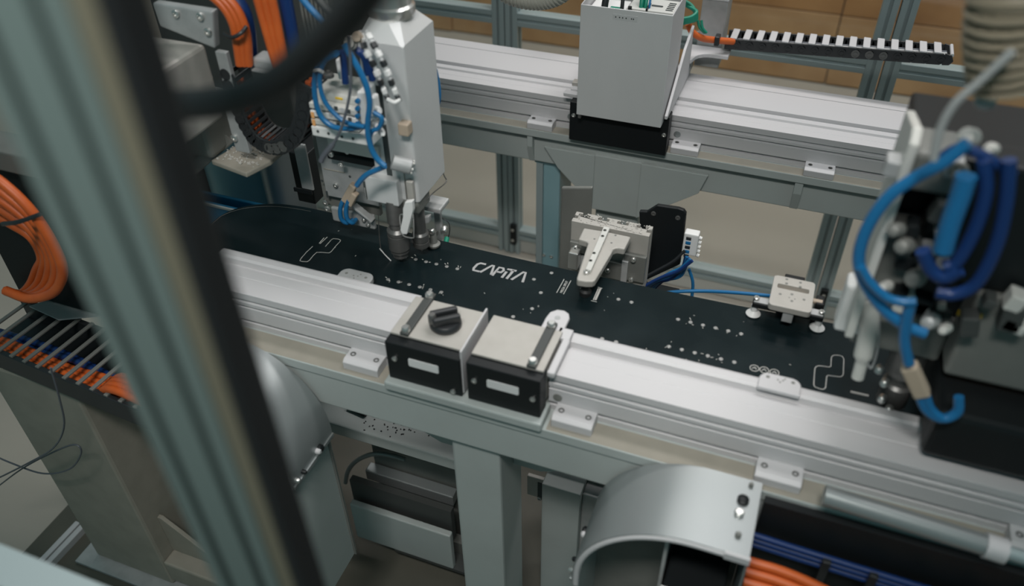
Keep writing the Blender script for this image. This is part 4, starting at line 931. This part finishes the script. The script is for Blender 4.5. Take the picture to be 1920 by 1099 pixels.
for k in range(3):
    MB().tube([p + Vector((0, -0.008 + k * 0.013, 0)) for p in path[::2]], 0.0055, 8).build('cable', 'orange', t, smooth=60)
# orange and blue supply cables into the head
G = 'supply cables above the milling head'
for k in range(3):
    hose([(382 + k * 13, -20), (418 + k * 11, 12), (437 + k * 10, 45), (444 + k * 10, 80), (450 + k * 8, 122)], 1.20 + 0.004 * k, 0.0085, 'orange', 'power_cable', 'orange power cable in the tied bundle arching over the machine arm', G, cat='cable')
for k in range(3):
    hose([(480 + k * 13, -15), (492 + k * 12, 30), (506 + k * 10, 80), (519 + k * 8, 124)], 1.19 + 0.004 * k, 0.0085, 'orange', 'power_cable', 'orange power cable in the straight bundle beside the finned drive', G, cat='cable')
mesh_thing(MB().tube([P(420, 64, y=1.185), P(436, 70, y=1.178), P(452, 62, y=1.185), P(462, 50, y=1.20)], 0.004, 6), 'cable_tie', 'black_plastic', 'black cable tie around the arching orange bundle', 'cable tie', smooth=60)
hose([(432, -15), (456, 18), (466, 52), (470, 90), (472, 120)], 1.25, 0.013, 'deep_blue', 'signal_cable', 'thick dark blue cable behind the arching orange bundle', G, cat='cable')
hose([(532, -15), (540, 25), (546, 60), (552, 98)], 1.23, 0.013, 'deep_blue', 'signal_cable', 'thick dark blue cable between the straight orange bundle and the finned drive', G, cat='cable')
hose([(556, -15), (578, 12), (604, 40), (626, 66)], 1.20, 0.006, 'blue_hose', 'air_hose', 'bright blue air hose slanting across the finned drive', G)
hose([(585, -15), (606, 10), (624, 30), (640, 55)], 1.22, 0.007, 'dark_grey', 'signal_cable', 'dark cable slanting across the finned drive behind the bright blue hose', G, cat='cable')
t = thing('cable_clamp', 'pale grey cable clamp step holding the straight orange bundle', 'clamp', tuple(P(495, 160, y=1.21)))
MB().pbox(470, 108, 512, 134, 1.215, 0.04).build('jaw', 'cast_alu', t, bevel=0.005)
MB().pbox(470, 130, 540, 146, 1.205, 0.05).build('base', 'cast_alu', t, bevel=0.004)
# thick black hose hanging close to the camera
hose([(332, 196, 0.50), (400, 192, 0.47), (465, 178, 0.45), (530, 146, 0.435), (590, 92, 0.42), (645, 36, 0.40), (705, -40, 0.38), (760, -110, 0.36)], 0.44, 0.0125, 'rubber', 'rubber_hose', 'thick black rubber hose hanging across in front of the machine arm', n=14)

# ------------------------------------------------------------------ rear left chute and bin
t = thing('curved_chute', 'curved galvanised sheet chute behind the snowboard nose', 'chute', (-1.45, 1.75, FLOOR))
a = P(372, 330, y=1.66); b = P(470, 330, y=1.66); c = P(545, 330, y=1.66)
def arc_sheet(xa, xb, y, dep, z0, z1, n=14, th=0.003):
    out = [(xa + (xb - xa) * i / n, y + dep - dep * math.sin(math.pi * i / n)) for i in range(n + 1)]
    return MB().prism(out + [(p[0], p[1] + th) for p in out[::-1]], 'z', z0, z1)
arc_sheet(a.x - 0.02, b.x, 1.64, 0.07, FLOOR + 0.016, 1.03).build('curved_sheet', 'teal_steel', t, smooth=30)
arc_sheet(b.x, c.x + 0.03, 1.63, 0.08, FLOOR + 0.016, 1.05).build('curved_sheet', 'galv', t, smooth=30)
MB().box(a.x - 0.05, a.x - 0.02, 1.66, 1.74, FLOOR + 0.016, 1.05).build('side_flange', 'dull_iron', t)
t = thing('blue_bin', 'blue plastic bin beyond the snowboard nose', 'bin', tuple(P(400, 430, y=1.50)))
a = P(345, 371, y=1.45); b = P(500, 396, y=1.45)
MB().box(a.x, b.x, 1.45, 1.46, 0.55, a.z).build('front_wall', 'blue_bin', t, bevel=0.003)
MB().box(a.x, b.x, 1.49, 1.50, 0.55, a.z).build('back_wall', 'blue_bin', t, bevel=0.003)
MB().box(a.x, a.x + 0.01, 1.46, 1.49, 0.55, a.z).build('side_wall', 'blue_bin', t, bevel=0.003)
MB().box(b.x - 0.01, b.x, 1.46, 1.49, 0.55, a.z).build('side_wall', 'blue_bin', t, bevel=0.003)
MB().box(a.x, b.x, 1.444, 1.45, a.z - 0.006, a.z + 0.002).build('rim', 'off_white', t, bevel=0.002)
MB().box(a.x + 0.02, b.x - 0.02, 1.46, 1.50, FLOOR + 0.016, 0.55).build('stand', 'dull_iron', t, bevel=0.003)
# ================================================================== sheet-metal cowls under the front beam
def cowl(sgn, label, group):
    """quarter-round chip cowl; sgn +1: flat shoulder to the right, -1: mirrored about x = -0.5"""
    mx = (lambda x: x) if sgn > 0 else (lambda x: -1.0 - x)
    y0, y1, th = 0.795, 0.948, 0.003
    t = thing('chip_cowl', label, 'cowl', (mx(-0.07), 0.87, 0.30), group)
    zc, R = 0.772, 0.205
    out = [(0.078, zc + R), (0.0, zc + R)] + [(-R * math.sin(math.radians(a)), zc + R * math.cos(math.radians(a))) for a in range(6, 91, 6)] + [(-R, zc - 0.02)]
    inn = [(-R + th, zc - 0.02)] + [(-(R - th) * math.sin(math.radians(a)), zc + (R - th) * math.cos(math.radians(a))) for a in range(90, 5, -6)] + [(0.0, zc + R - th), (0.078, zc + R - th)]
    MB().prism([(mx(p[0]), p[1]) for p in out + inn], 'y', y0, y1).build('shell', 'galv', t, smooth=30)
    MB().prism([(mx(p[0]), p[1]) for p in [(0.075, zc + R - th), (0.078, zc + R - th), (0.078, 0.60), (0.075, 0.60)]], 'y', y0, y1).build('side_sheet', 'galv', t)
    MB().box(mx(-R + 0.010), mx(-R + 0.013), y0 + 0.006, y1, 0.30, zc - 0.005).build('lower_sheet', 'paint_grey', t)
    MB().box(mx(-R - 0.004), mx(-R + 0.0005), y0, y1, zc - 0.026, zc - 0.016).build('hem_flange', 'galv', t, bevel=0.001)
    for (dy, r, m) in ((0.012, 0.006, 'steel'), (0.035, 0.005, 'black'), (0.10, 0.009, 'black'), (0.092, 0.007, 'anodised')):
        MB().lathe((mx(-R), y0 + dy, zc - 0.008), (-sgn, 0, 0), [(r, 0), (r, 0.007), (r * 0.6, 0.010), (0.0004, 0.010)], 12).build('fastener', m, t, smooth=40)
    # rolled rim round the front opening
    rim = [(0.070, zc + R - 0.008), (0.0, zc + R - 0.008)] + [(-(R - 0.008) * math.sin(math.radians(a)), zc + (R - 0.008) * math.cos(math.radians(a))) for a in range(10, 91, 8)] + [(-R + 0.008, zc - 0.03)]
    MB().tube([Vector((mx(p[0]), y0 + 0.002, p[1])) for p in rim], 0.006, 8, sub=2).build('front_rim', 'anodised', t, smooth=60)
    back = [(0.074, zc + R - 0.004), (0.0, zc + R - 0.004)] + [(-(R - 0.004) * math.sin(math.radians(a)), zc + (R - 0.004) * math.cos(math.radians(a))) for a in range(10, 91, 10)] + [(-R + 0.004, 0.30), (0.074, 0.30)]
    MB().prism([(mx(p[0]), p[1]) for p in back], 'y', y1 - 0.012, y1 - 0.008).build('back_sheet', 'dull_iron', t)
    MB().box(mx(-0.055), mx(-0.049), y0 + 0.04, y1 - 0.013, 0.40, zc + R - 0.01).build('inner_rib', 'cast_alu', t)
    for (bx, by, r, m) in ((0.052, 0.90, 0.010, 'black'), (0.050, 0.872, 0.008, 'steel'), (0.060, 0.935, 0.004, 'dull_iron'), (0.055, 0.830, 0.005, 'dull_iron')):
        MB().lathe((mx(bx), by, zc + R), (0, 0, 1), [(r, 0), (r, 0.006), (r * 0.7, 0.008), (0.0004, 0.008)], 12).build('fastener', m, t, smooth=40)
    MB().box(mx(0.040), mx(0.080), y0 - 0.006, y0, zc + R - 0.012, zc + R + 0.004).build('hem', 'anodised', t, bevel=0.001)
    return t
cowl(1, 'curved galvanised chip cowl with an open arch beside the orange cables', 'chip cowls')
tl = cowl(-1, 'curved galvanised chip cowl with an open arch beside the tall grooved post', 'chip cowls')
t = thing('drop_chute', 'dark chute box standing inside the open cowl', 'chute', (0.0, 0.90, 0.30))
MB().box(-0.045, 0.06, 0.815, 0.930, 0.30, 0.79).build('box', 'black', t, bevel=0.004)
MB().box(-0.048, 0.063, 0.812, 0.815, 0.77, 0.796).build('lip', 'white_plastic', t, bevel=0.001)

# ================================================================== things under and behind the front beam
t = thing('lower_trough', 'dark steel trough with a rounded end hoop below the pale base beam', 'trough', (-0.75, 1.5, 0.2))
hoop = [P(u, v, y=1.27) for u, v in ((648, 905), (652, 885), (664, 868), (684, 856), (708, 851), (736, 855), (760, 862))]
MB().tube(hoop, 0.007, 8).build('end_hoop', 'galv', t, smooth=60)
MB().pbox(655, 900, 850, 1010, 1.20, 0.02).build('shade_wall', 'dark_grey', t)  # dark sheet painting the shadow band between ledge and sill
MB().pbox(684, 882, 850, 950, 1.25, 0.035).build('ledge', 'galv', t, bevel=0.003)
bp = MB().pbox(728, 858, 850, 908, 1.335, 0.012).build('bolted_plate', 'dull_iron', t, bevel=0.002)
for (u, v) in ((760, 872), (778, 878), (800, 884)): bolt(bp, P(u, v, y=1.335), (0, -1, 0), 0.006, 0.004)
MB().pbox(655, 945, 850, 1068, 1.165, 0.02).build('front_sill', 'paint_grey', t, bevel=0.004)
z = P(850, 1068, y=1.165).z
MB().box(-0.85, -0.60, 1.221, 1.25, FLOOR + 0.016, z + 0.05).build('plinth', 'dull_iron', t)
MB().box(-0.95, -0.64, 1.288, 1.33, FLOOR + 0.016, 0.35).build('plinth', 'dull_iron', t)
MB().box(-0.85, -0.60, 1.166, 1.22, z - 0.012, z).build('tray_bottom', 'dark_grey', t)
t = thing('slotted_bracket', 'warm grey bracket plate with slots bolted to a steel cross beam under the front beam', 'bracket', (-0.25, 1.3, FLOOR))
a = P(985, 948, y=1.28); 
pl = MB().pbox(988, 892, 1064, 950, 1.262, 0.012).build('slotted_plate', 'warm_alu', t, bevel=0.002)
for u in (1008, 1036):
    MB().pbox(u, 905, u + 9, 938, 1.2605, 0.0015).build('slot_hole', 'slot', pl)
    bolt(t, P(u + 4, 934, y=1.2605), (0, -1, 0), 0.006, 0.005)
MB().box(-0.42, 0.2, 1.275, 1.36, 0.44, 0.515).build('cross_beam', 'paint_grey', t, bevel=0.003)
MB().pbox(1068, 900, 1098, 946, 1.30, 0.01).build('side_plate', 'dull_iron', t, bevel=0.002)
MB().box(-0.40, -0.30, 1.20, 1.34, FLOOR + 0.016, 0.44).build('leg', 'paint_grey', t, bevel=0.003)
MB().box(-0.30, -0.20, 1.22, 1.27, FLOOR + 0.016, 0.42).build('front_panel', 'cast_alu', t, bevel=0.003)
MB().box(-0.20, -0.14, 1.24, 1.30, FLOOR + 0.016, 0.44).build('gap_shade_box', 'black', t)  # black box in place of the shade inside the gap

# lower right: black cable tray with blue and orange cables
t = thing('cable_tray', 'black cable tray hanging below the front rail beside the galvanised cowl', 'cable tray', (0.45, 0.93, 0.55))
MB().box(0.088, 1.0, 0.935, 0.950, 0.50, 0.945).build('back_wall', 'black', t)  # black wall reaches up over the beam to imitate the shadow there
MB().box(0.088, 1.0, 0.78, 0.935, 0.50, 0.51).build('bottom', 'black', t)
for k in range(7):
    x = 0.20 + k * 0.075
    MB().box(x, x + 0.014, 0.895, 0.905, 0.60, 0.885).build('crossbar', 'black_plastic', t, bevel=0.002)
G = 'cables in the black tray'
for k in range(3):
    zz = 0.868 - 0.013 * k
    mb = MB().tube([(0.080, 0.915, zz + 0.008), (0.2, 0.918, zz), (0.45, 0.918, zz - 0.004), (0.9, 0.918, zz - 0.004)], 0.0062, 8)
    mesh_thing(mb, 'data_cable', 'deep_blue', 'dark blue cable running along the black tray', 'cable', 'blue cables in the black tray', smooth=60)
for k in range(6):
    yy = 0.868 - 0.014 * (k % 3); zz = 0.862 - 0.019 * (k // 3) - 0.010 * (k % 3)
    mb = MB().tube([(0.084, yy, zz + 0.002), (0.16, yy, zz), (0.30, yy - 0.01, zz - 0.02), (0.6, yy - 0.02, zz - 0.06)], 0.0088, 8)
    mesh_thing(mb, 'power_cable', 'orange', 'orange power cable leaving the cowl in the black tray', 'cable', 'orange cables in the black tray', smooth=60)
t = thing('pneumatic_cylinder', 'silver tube cylinder hanging in front of the rail above the black cable tray', 'cylinder', tuple((P(1545, 930, y=0.925) + P(1850, 1030, y=0.925)) / 2))
a = P(1545, 928, y=0.925); b = P(1845, 1022, y=0.925)
MB().cyl(a, b, 0.017, n=20).build('barrel', 'galv', t, smooth=40)
d = (b - a).normalized()
MB().cyl(b, b + d * 0.03, 0.020, n=20).build('end_cap', 'anodised', t, smooth=40)
MB().cyl(b + d * 0.03, b + d * 0.18, 0.011, n=14).build('rod', 'fence_alu', t, smooth=40)

# ================================================================== right spindle head, nearer to the camera
t = thing('near_spindle_head', 'dark milling head with a pale side cover and thick blue hoses, over the snowboard tail', 'machine head', (0.27, 1.15, 1.0))
e = P(1735, 180, y=1.06)
MB().prism([(1.05, 1.245), (1.05, 1.585), (1.07, 1.60), (1.19, 1.565), (1.19, 1.245)], 'x', 0.140, 0.153).build('side_cover', 'off_white', t, bevel=0.003)
MB().box(0.153, 0.56, 1.16, 1.30, 1.24, 1.545).build('body', 'black', t, bevel=0.006)
MB().box(0.20, 0.56, 1.10, 1.16, 1.35, 1.55).build('front_block', 'black', t, bevel=0.006)
MB().box(0.153, 0.215, 1.08, 1.16, 1.50, 1.56).build('shoulder', 'dull_iron', t, bevel=0.008)
MB().box(0.30, 0.55, 1.09, 1.159, 1.18, 1.345).build('motor_block', 'dull_iron', t, bevel=0.008)
MB().box(0.30, 0.60, 1.02, 1.30, 1.064, 1.165).build('tool_magazine', 'black', t, bevel=0.01)
MB().box(0.160, 0.30, 1.14, 1.25, 1.16, 1.24).build('spindle_bracket', 'dull_iron', t, bevel=0.006)
sx, sy = 0.262, 1.165
MB().lathe((sx, sy, ZB + 0.0006), (0, 0, 1), [(0.0025, 0), (0.003, 0.015), (0.015, 0.016), (0.022, 0.026), (0.026, 0.032), (0.026, 0.075), (0.02, 0.08), (0.02, 0.10), (0.030, 0.105), (0.030, 0.16)], 22).build('spindle', 'dark_steel', t, smooth=35)
for k, (u, v) in enumerate(((1650, 690), (1660, 715), (1655, 745), (1668, 765))):
    c = P(u, v, y=1.125); MB().lathe(c, (-0.3, -1, 0.2), [(0.007, 0), (0.007, 0.012), (0.004, 0.015), (0.0004, 0.015)], 10).build('jaw_screw', 'steel', t, smooth=40)
a = P(1588, 535, y=1.10); b = P(1618, 632, y=1.10)
MB().box(a.x, b.x, 1.10, 1.14, b.z, a.z).build('bumper', 'white_plastic', t, bevel=0.006)
MB().tube([P(1634, 560, y=1.09), P(1628, 620, y=1.09), P(1618, 668, y=1.085), P(1608, 708, y=1.08)], lambda s: 0.015 if s < 0.72 else 0.010, 12).build('lever', 'off_white', t, smooth=60)
MB().tube([P(1648, 600, y=1.085), P(1646, 650, y=1.085), P(1634, 690, y=1.08), P(1622, 672, y=1.08)], 0.002, 6).build('wire_loop', 'cast_alu', t, smooth=60)
for (u, v, r, mm) in ((1685, 430, 0.016, 'dull_iron'), (1700, 460, 0.018, 'cast_alu'), (1665, 535, 0.012, 'white_plastic'), (1720, 520, 0.020, 'cast_alu'), (1748, 600, 0.018, 'off_white'), (1776, 614, 0.012, 'white_plastic'), (1820, 258, 0.018, 'white_plastic'), (1862, 280, 0.012, 'white_plastic'), (1800, 320, 0.016, 'cast_alu'), (1850, 190, 0.016, 'off_white')):
    r *= 0.7; mm = {'white_plastic': 'off_white', 'off_white': 'cast_alu', 'cast_alu': 'dull_iron'}.get(mm, mm)
    c = P(u, v, y=1.06); MB().lathe(c, (-0.4, -1, 0.5), [(r, 0), (r, 0.018), (r * 0.75, 0.022), (r * 0.75, 0.032), (r * 0.5, 0.034), (0.0004, 0.034)], 12).build('fitting', mm, t, smooth=40)
rg = random.Random(21)
for k in range(26):
    u, v = (rg.uniform(1675, 1790), rg.uniform(290, 570)) if k < 18 else (rg.uniform(1750, 1910), rg.uniform(560, 625))
    c = P(u, v, y=1.075); s = rg.uniform(0.012, 0.03)
    MB().obox(c, (s, 0.03, s * rg.uniform(0.5, 1.6)), Matrix.Rotation(rg.uniform(-0.3, 0.3), 3, 'Y')).build('valve_module', rg.choice(('dull_iron', 'dark_grey', 'cast_alu', 'black', 'off_white')), t, bevel=0.003)
c = P(1818, 590, y=1.088); MB().box(c.x - 0.016, c.x + 0.016, 1.0865, 1.089, c.z - 0.005, c.z + 0.005).build('warning_label', 'yellow', t)
c = P(1690, 330, y=1.09); MB().box(0.155, 0.20, 1.085, 1.16, 1.26, 1.42).build('side_block', 'dull_iron', t, bevel=0.006)
t = thing('corrugated_hose', 'tan corrugated suction hose rising from the dark milling head', 'hose', tuple(P(1870, 150, y=1.0)))
pth = smooth_path([P(1905, 150, y=1.02), P(1898, 80, y=1.02), P(1905, 0, y=1.02), P(1925, -90, y=1.03)], 16)
MB().tube(pth, lambda s: 0.044 + 0.004 * math.sin(s * 90), 18, sm=False).build('wall', 'hose_tan', t, smooth=60)
for i in range(0, len(pth) - 1, 4):
    d = (pth[i + 1] - pth[i]).normalized()
    MB().lathe(pth[i], d, [(0.044, 0), (0.0505, 0.002), (0.0505, 0.005), (0.044, 0.007)], 20).build('rib', 'hose_tan', t, smooth=60)
G = 'air hoses of the dark milling head'
hose([(1815, 268), (1768, 305), (1715, 334), (1664, 372), (1624, 432), (1610, 490), (1626, 540), (1662, 585), (1700, 612), (1735, 626)], 1.00, 0.0085, 'blue_hose', 'air_hose', 'largest blue hose loop bulging out over the pale side cover', G)
hose([(1614, 500), (1632, 530), (1660, 556), (1690, 566), (1718, 566)], 0.985, 0.0065, 'blue_hose', 'air_hose', 'blue hose branching off the large loop towards the fittings', G)
hose([(1708, 568), (1700, 600), (1696, 640), (1704, 682)], 0.99, 0.008, 'blue_hose', 'air_hose', 'blue hose dropping from the branch to the tan fitting', G)
hose([(1812, 330), (1800, 370), (1782, 420), (1768, 470)], 0.99, 0.013, 'blue_hose', 'air_hose', 'thick pale blue hose in the middle of the dark milling head', G)
hose([(1845, 300), (1848, 360), (1828, 430), (1795, 490), (1770, 500)], 1.0, 0.009, 'deep_blue', 'air_hose', 'dark blue hose curving beside the thick pale blue one', G)
hose([(1892, 300), (1886, 380), (1868, 460), (1832, 530), (1790, 552), (1755, 548)], 1.0, 0.009, 'deep_blue', 'air_hose', 'dark blue hose sweeping below the yellow-label block', G)
hose([(1900, 330), (1840, 290), (1790, 280), (1740, 320)], 1.01, 0.007, 'deep_blue', 'air_hose', 'dark blue hose running over the top fittings', G)
hose([(1730, 470), (1745, 505), (1770, 520), (1800, 505)], 0.995, 0.010, 'deep_blue', 'air_hose', 'short dark blue hose knot under the thick pale blue hose', G)
hose([(1900, 95), (1840, 150), (1790, 195), (1762, 245), (1750, 300)], 0.95, 0.005, 'cast_alu', 'sensor_cable', 'grey cable bowed in front of the corrugated hose', cat='cable')
t = thing('hose_fitting', 'tan push fitting with blue hose bends below the dark milling head', 'fitting', tuple(P(1745, 785, y=1.02)))
MB().bar(P(1704, 684, y=1.0), P(1730, 740, y=1.0), 0.022, 0.024).build('fitting_body', 'tan_plastic', t, bevel=0.004)
for k in range(2):
    MB().tube([P(1722 + k * 12, 738, y=1.0), P(1736 + k * 10, 768, y=1.0), P(1766 + k * 4, 785, y=1.0), P(1794 + k * 2, 772, y=1.005), P(1798, 744, y=1.01)], 0.0075, 8).build('hose_bend', 'blue_hose', t, smooth=60)
t = thing('blue_crate', 'deep blue plastic crate under the dark milling head', 'crate', (0.46, 1.2, 0.93))
a = Vector((0.442, 1.12, 1.0))
MB().box(a.x, 0.70, 1.125, 1.135, 0.90, 1.022).build('front_wall', 'deep_blue', t, bevel=0.003)
MB().box(a.x, 0.70, 1.36, 1.37, 0.90, 1.022).build('back_wall', 'deep_blue', t, bevel=0.003)
MB().box(a.x, 0.70, 1.135, 1.36, 0.90, 0.91).build('bottom', 'deep_blue', t, bevel=0.002)
MB().box(0.69, 0.70, 1.135, 1.36, 0.91, 1.022).build('side_wall', 'deep_blue', t, bevel=0.002)

# suction hose sagging in behind the cover
t = thing('suction_hose', 'pale ribbed suction hose sagging in above the rear rail', 'hose', tuple(P(1000, 18, y=2.0)))
pth = smooth_path([P(915, -60, y=2.0), P(950, -22, y=2.0), P(1000, -8, y=2.0), P(1045, -18, y=2.0), P(1085, -60, y=2.0)], 8)
MB().tube(pth, 0.034, 16, sm=False).build('wall', 'hose_pale', t, smooth=60)
for i in range(0, len(pth) - 1, 1):
    d = (pth[i + 1] - pth[i]).normalized()
    MB().lathe(pth[i], d, [(0.033, 0), (0.0365, 0.001), (0.0365, 0.004), (0.033, 0.005)], 18).build('rib', 'hose_pale', t, smooth=60)

# ================================================================== foreground post and bottom-left machine frame
t = thing('grooved_post', 'tall grey grooved aluminium post with a black rubber gasket, close to the viewer', 'post', (-0.345, 0.30, FLOOR))
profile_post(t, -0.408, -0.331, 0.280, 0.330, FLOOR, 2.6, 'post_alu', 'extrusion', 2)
MB().box(-0.331, -0.316, 0.283, 0.32, FLOOR, 2.6).build('clamping_strip', 'post_alu_warm', t, bevel=0.001)
MB().box(-0.316, -0.305, 0.283, 0.31, FLOOR, 2.6).build('gasket', 'rubber', t, bevel=0.003)
zt = P(60, 1092, y=0.30).z
t = thing('fence_cross_rail', 'pale aluminium cross rail joining the tall grooved post', 'rail', (-0.8, 0.30, zt - 0.05))
MB().box(-1.4, -0.409, 0.281, 0.329, zt - 0.05, zt).build('extrusion', 'fence_alu', t, bevel=0.002)
MB().box(-1.4, -1.35, 0.281, 0.329, FLOOR, zt - 0.05).build('end_post', 'fence_alu', t, bevel=0.002)

# cable tray with orange cables left of the post
t = thing('ladder_tray', 'black ladder cable tray filled with orange cables, left of the tall grooved post', 'cable tray', tuple(P(120, 760, z=0.70)))
A = P(-60, 638, z=0.80); B = P(330, 800, z=0.80)
d = (B - A).normalized(); bk = Vector((-d.y, d.x, 0)); L = (B - A).length
rot = Matrix((d, bk, Vector((0, 0, 1)))).transposed()
def tb(s, w, h, ln, wd, ht, nm, mm, bev=0.002):
    c = A + d * s + bk * w + Vector((0, 0, h)); return MB().obox(c, (ln, wd, ht), rot).build(nm, mm, t, bevel=bev)
tb(L / 2, 0, -0.02, L, 0.012, 0.06, 'side_wall', 'black_plastic')
tb(L / 2, 0.155, -0.02, L, 0.012, 0.06, 'side_wall', 'black_plastic')
tb(L / 2, 0.078, -0.048, L, 0.143, 0.004, 'floor_plate', 'black')
for k in range(int(L / 0.042)):
    tb(0.03 + k * 0.042, 0.078, 0.012, 0.010, 0.165, 0.005, 'rung', 'dull_iron', 0.001)
for k in range(6):
    w0 = 0.020 + 0.011 * k; mm = 'orange' if k < 4 else 'deep_blue'
    pts = [A + d * (L * s) + bk * (w0 + 0.004 * math.sin(9 * s + k)) + Vector((0, 0, -0.028 + 0.008 * math.sin(14 * s + k * 2))) for s in (0, .2, .4, .6, .8, 1)]
    MB().tube(pts, 0.0085, 8).build('cable', mm, t, smooth=60)
for k in range(4):
    s = A + d * (L * 0.62) + bk * (0.012 + 0.013 * k); 
    MB().tube([s + Vector((0, 0, -0.02)), s + d * 0.05 + Vector((0, 0, 0.018)), s + d * 0.12 + Vector((0, 0, 0.022)), s + d * 0.22 + Vector((0, 0, 0.0))], 0.010, 8).build('cable', 'orange', t, smooth=60)
G = 'orange cables bending down left of the post'
for k in range(5):
    o = 11 * k
    hose([(-60, 300 + o * 1.6), (10, 348 + o * 1.5), (62 - o * 0.1, 400 + o), (100 - o * 0.5, 460 + o * 0.5), (117 - o * 1.1, 510 - o * 0.1), (100 - o, 548 - o * 0.3), (55 - o * 0.4, 560 - o * 0.2), (10, 545)], 0.905 + 0.021 * k, 0.0108, 'orange', 'power_cable', 'thick orange power cable in the tied bundle bending down beside the tall post', G, cat='cable')
mesh_thing(MB().tube([P(5, 420, y=0.90), P(35, 416, y=0.885), P(75, 402, y=0.90)], 0.005, 6), 'cable_tie', 'black_plastic', 'black cable tie around the thick orange bundle beside the tall post', 'cable tie', smooth=60)
t = thing('cable_housing', 'black housing behind the thick orange cable bundle', 'housing', tuple(P(60, 560, y=1.02)))
a = P(-80, 270, y=1.02); b = P(215, 600, y=1.02)
MB().box(a.x - 0.05, b.x, 1.02, 1.06, b.z, a.z - 0.02).build('back_wall', 'black', t, bevel=0.004)
MB().box(a.x - 0.05, b.x + 0.05, 0.99, 1.06, a.z - 0.02, a.z + 0.03).build('lid', 'dull_iron', t, bevel=0.004)
t = thing('document_sleeve', 'pale paper sleeve lying on the edge of the ladder cable tray', 'paper', tuple(P(120, 580, z=0.83)))
q = [P(u, v, z=0.825) for u, v in ((55, 575), (150, 545), (215, 590), (110, 600))]
MB().prism([(p.x, p.y) for p in q], 'z', 0.823, 0.827).build('sheet', 'label_grey', t)

# vertical column, cross beam and gusset bottom left
t = thing('side_frame', 'dusty grey welded machine frame with gusset, standing left of the tall post', 'frame', (-1.0, 0.9, FLOOR))
x0 = P(100, 905, y=0.86).x; x1 = P(222, 895, y=0.86).x
MB().box(x0, x1, 0.86, 1.00, FLOOR + 0.028, 0.735).build('column', 'paint_dust', t, bevel=0.008)
MB().box(x0 - 0.05, x1 + 0.05, 0.82, 1.04, FLOOR + 0.016, FLOOR + 0.028).build('foot_plate', 'cast_alu', t, bevel=0.002)
zb = P(300, 985, y=0.96).z
MB().box(x1, x1 + 0.70, 0.86, 0.96, zb - 0.09, zb).build('cross_beam', 'paint_dust', t, bevel=0.006)
MB().prism([(x1, zb), (x1, zb + 0.16), (x1 + 0.012, zb + 0.16), (x1 + 0.17, zb + 0.02), (x1 + 0.17, zb)], 'y', 0.905, 0.917).build('gusset', 'paint_dust', t, bevel=0.002)
for dy in (0.84, 1.02):
    bolt(t, (x1 + 0.03, dy, FLOOR + 0.028), (0, 0, 1), 0.010, 0.006)
t = thing('pale_cover_plate', 'pale sheet cover plate with a rounded corner behind the dusty frame', 'plate', tuple(P(230, 870, y=1.16)))
pp = [P(u, v, y=1.16) for u, v in ((160, 782), (164, 764), (182, 754), (300, 790), (300, 862), (205, 872))]
MB().prism([(p.x, p.z) for p in pp], 'y', 1.16, 1.164).build('plate', 'off_white', t, bevel=0.001)
zz = pp[5].z
MB().box(pp[5].x + 0.02, pp[3].x, 1.165, 1.30, FLOOR + 0.016, zz - 0.01).build('stand', 'dull_iron', t, bevel=0.004)
MB().box(pp[5].x + 0.02, pp[3].x, 1.165, 1.175, zz - 0.01, pp[1].z - 0.05).build('bracket', 'dull_iron', t)
t = thing('floor_profile', 'short grooved aluminium profile lying on the floor beside the dusty frame', 'profile', tuple(P(105, 1030, z=FLOOR)))
a = P(62, 1078, z=FLOOR + 0.02); b = P(150, 985, z=FLOOR + 0.02)
MB().bar(a, b, 0.018, 0.04).build('rib', 'anodised', t, bevel=0.002)
s = (b - a).normalized().cross(Vector((0, 0, 1)))
MB().bar(a + s * 0.024, b + s * 0.024, 0.018, 0.04).build('rib', 'anodised', t, bevel=0.002)
MB().bar(a + s * 0.012 + Vector((0, 0, -0.006)), b + s * 0.012 + Vector((0, 0, -0.006)), 0.014, 0.026).build('groove', 'slot', t)
hose([(-20, 925), (40, 880), (100, 848), (140, 834), (152, 850), (130, 880), (80, 888), (20, 868), (-20, 850)], 0.80, 0.0022, 'grey_cable', 'cable_reflection', 'reflection of a thin dark cable looping in front of the dusty frame', n=6, cat='cable')  # reflection of a cable, built as a solid tube
hose([(95, 690), (112, 750), (120, 800), (100, 840), (50, 870), (-20, 905)], 0.79, 0.0022, 'grey_cable', 'cable_reflection', 'reflection of a thin dark cable hanging down below the ladder tray', n=6, cat='cable')  # second reflected cable, likewise modelled solid
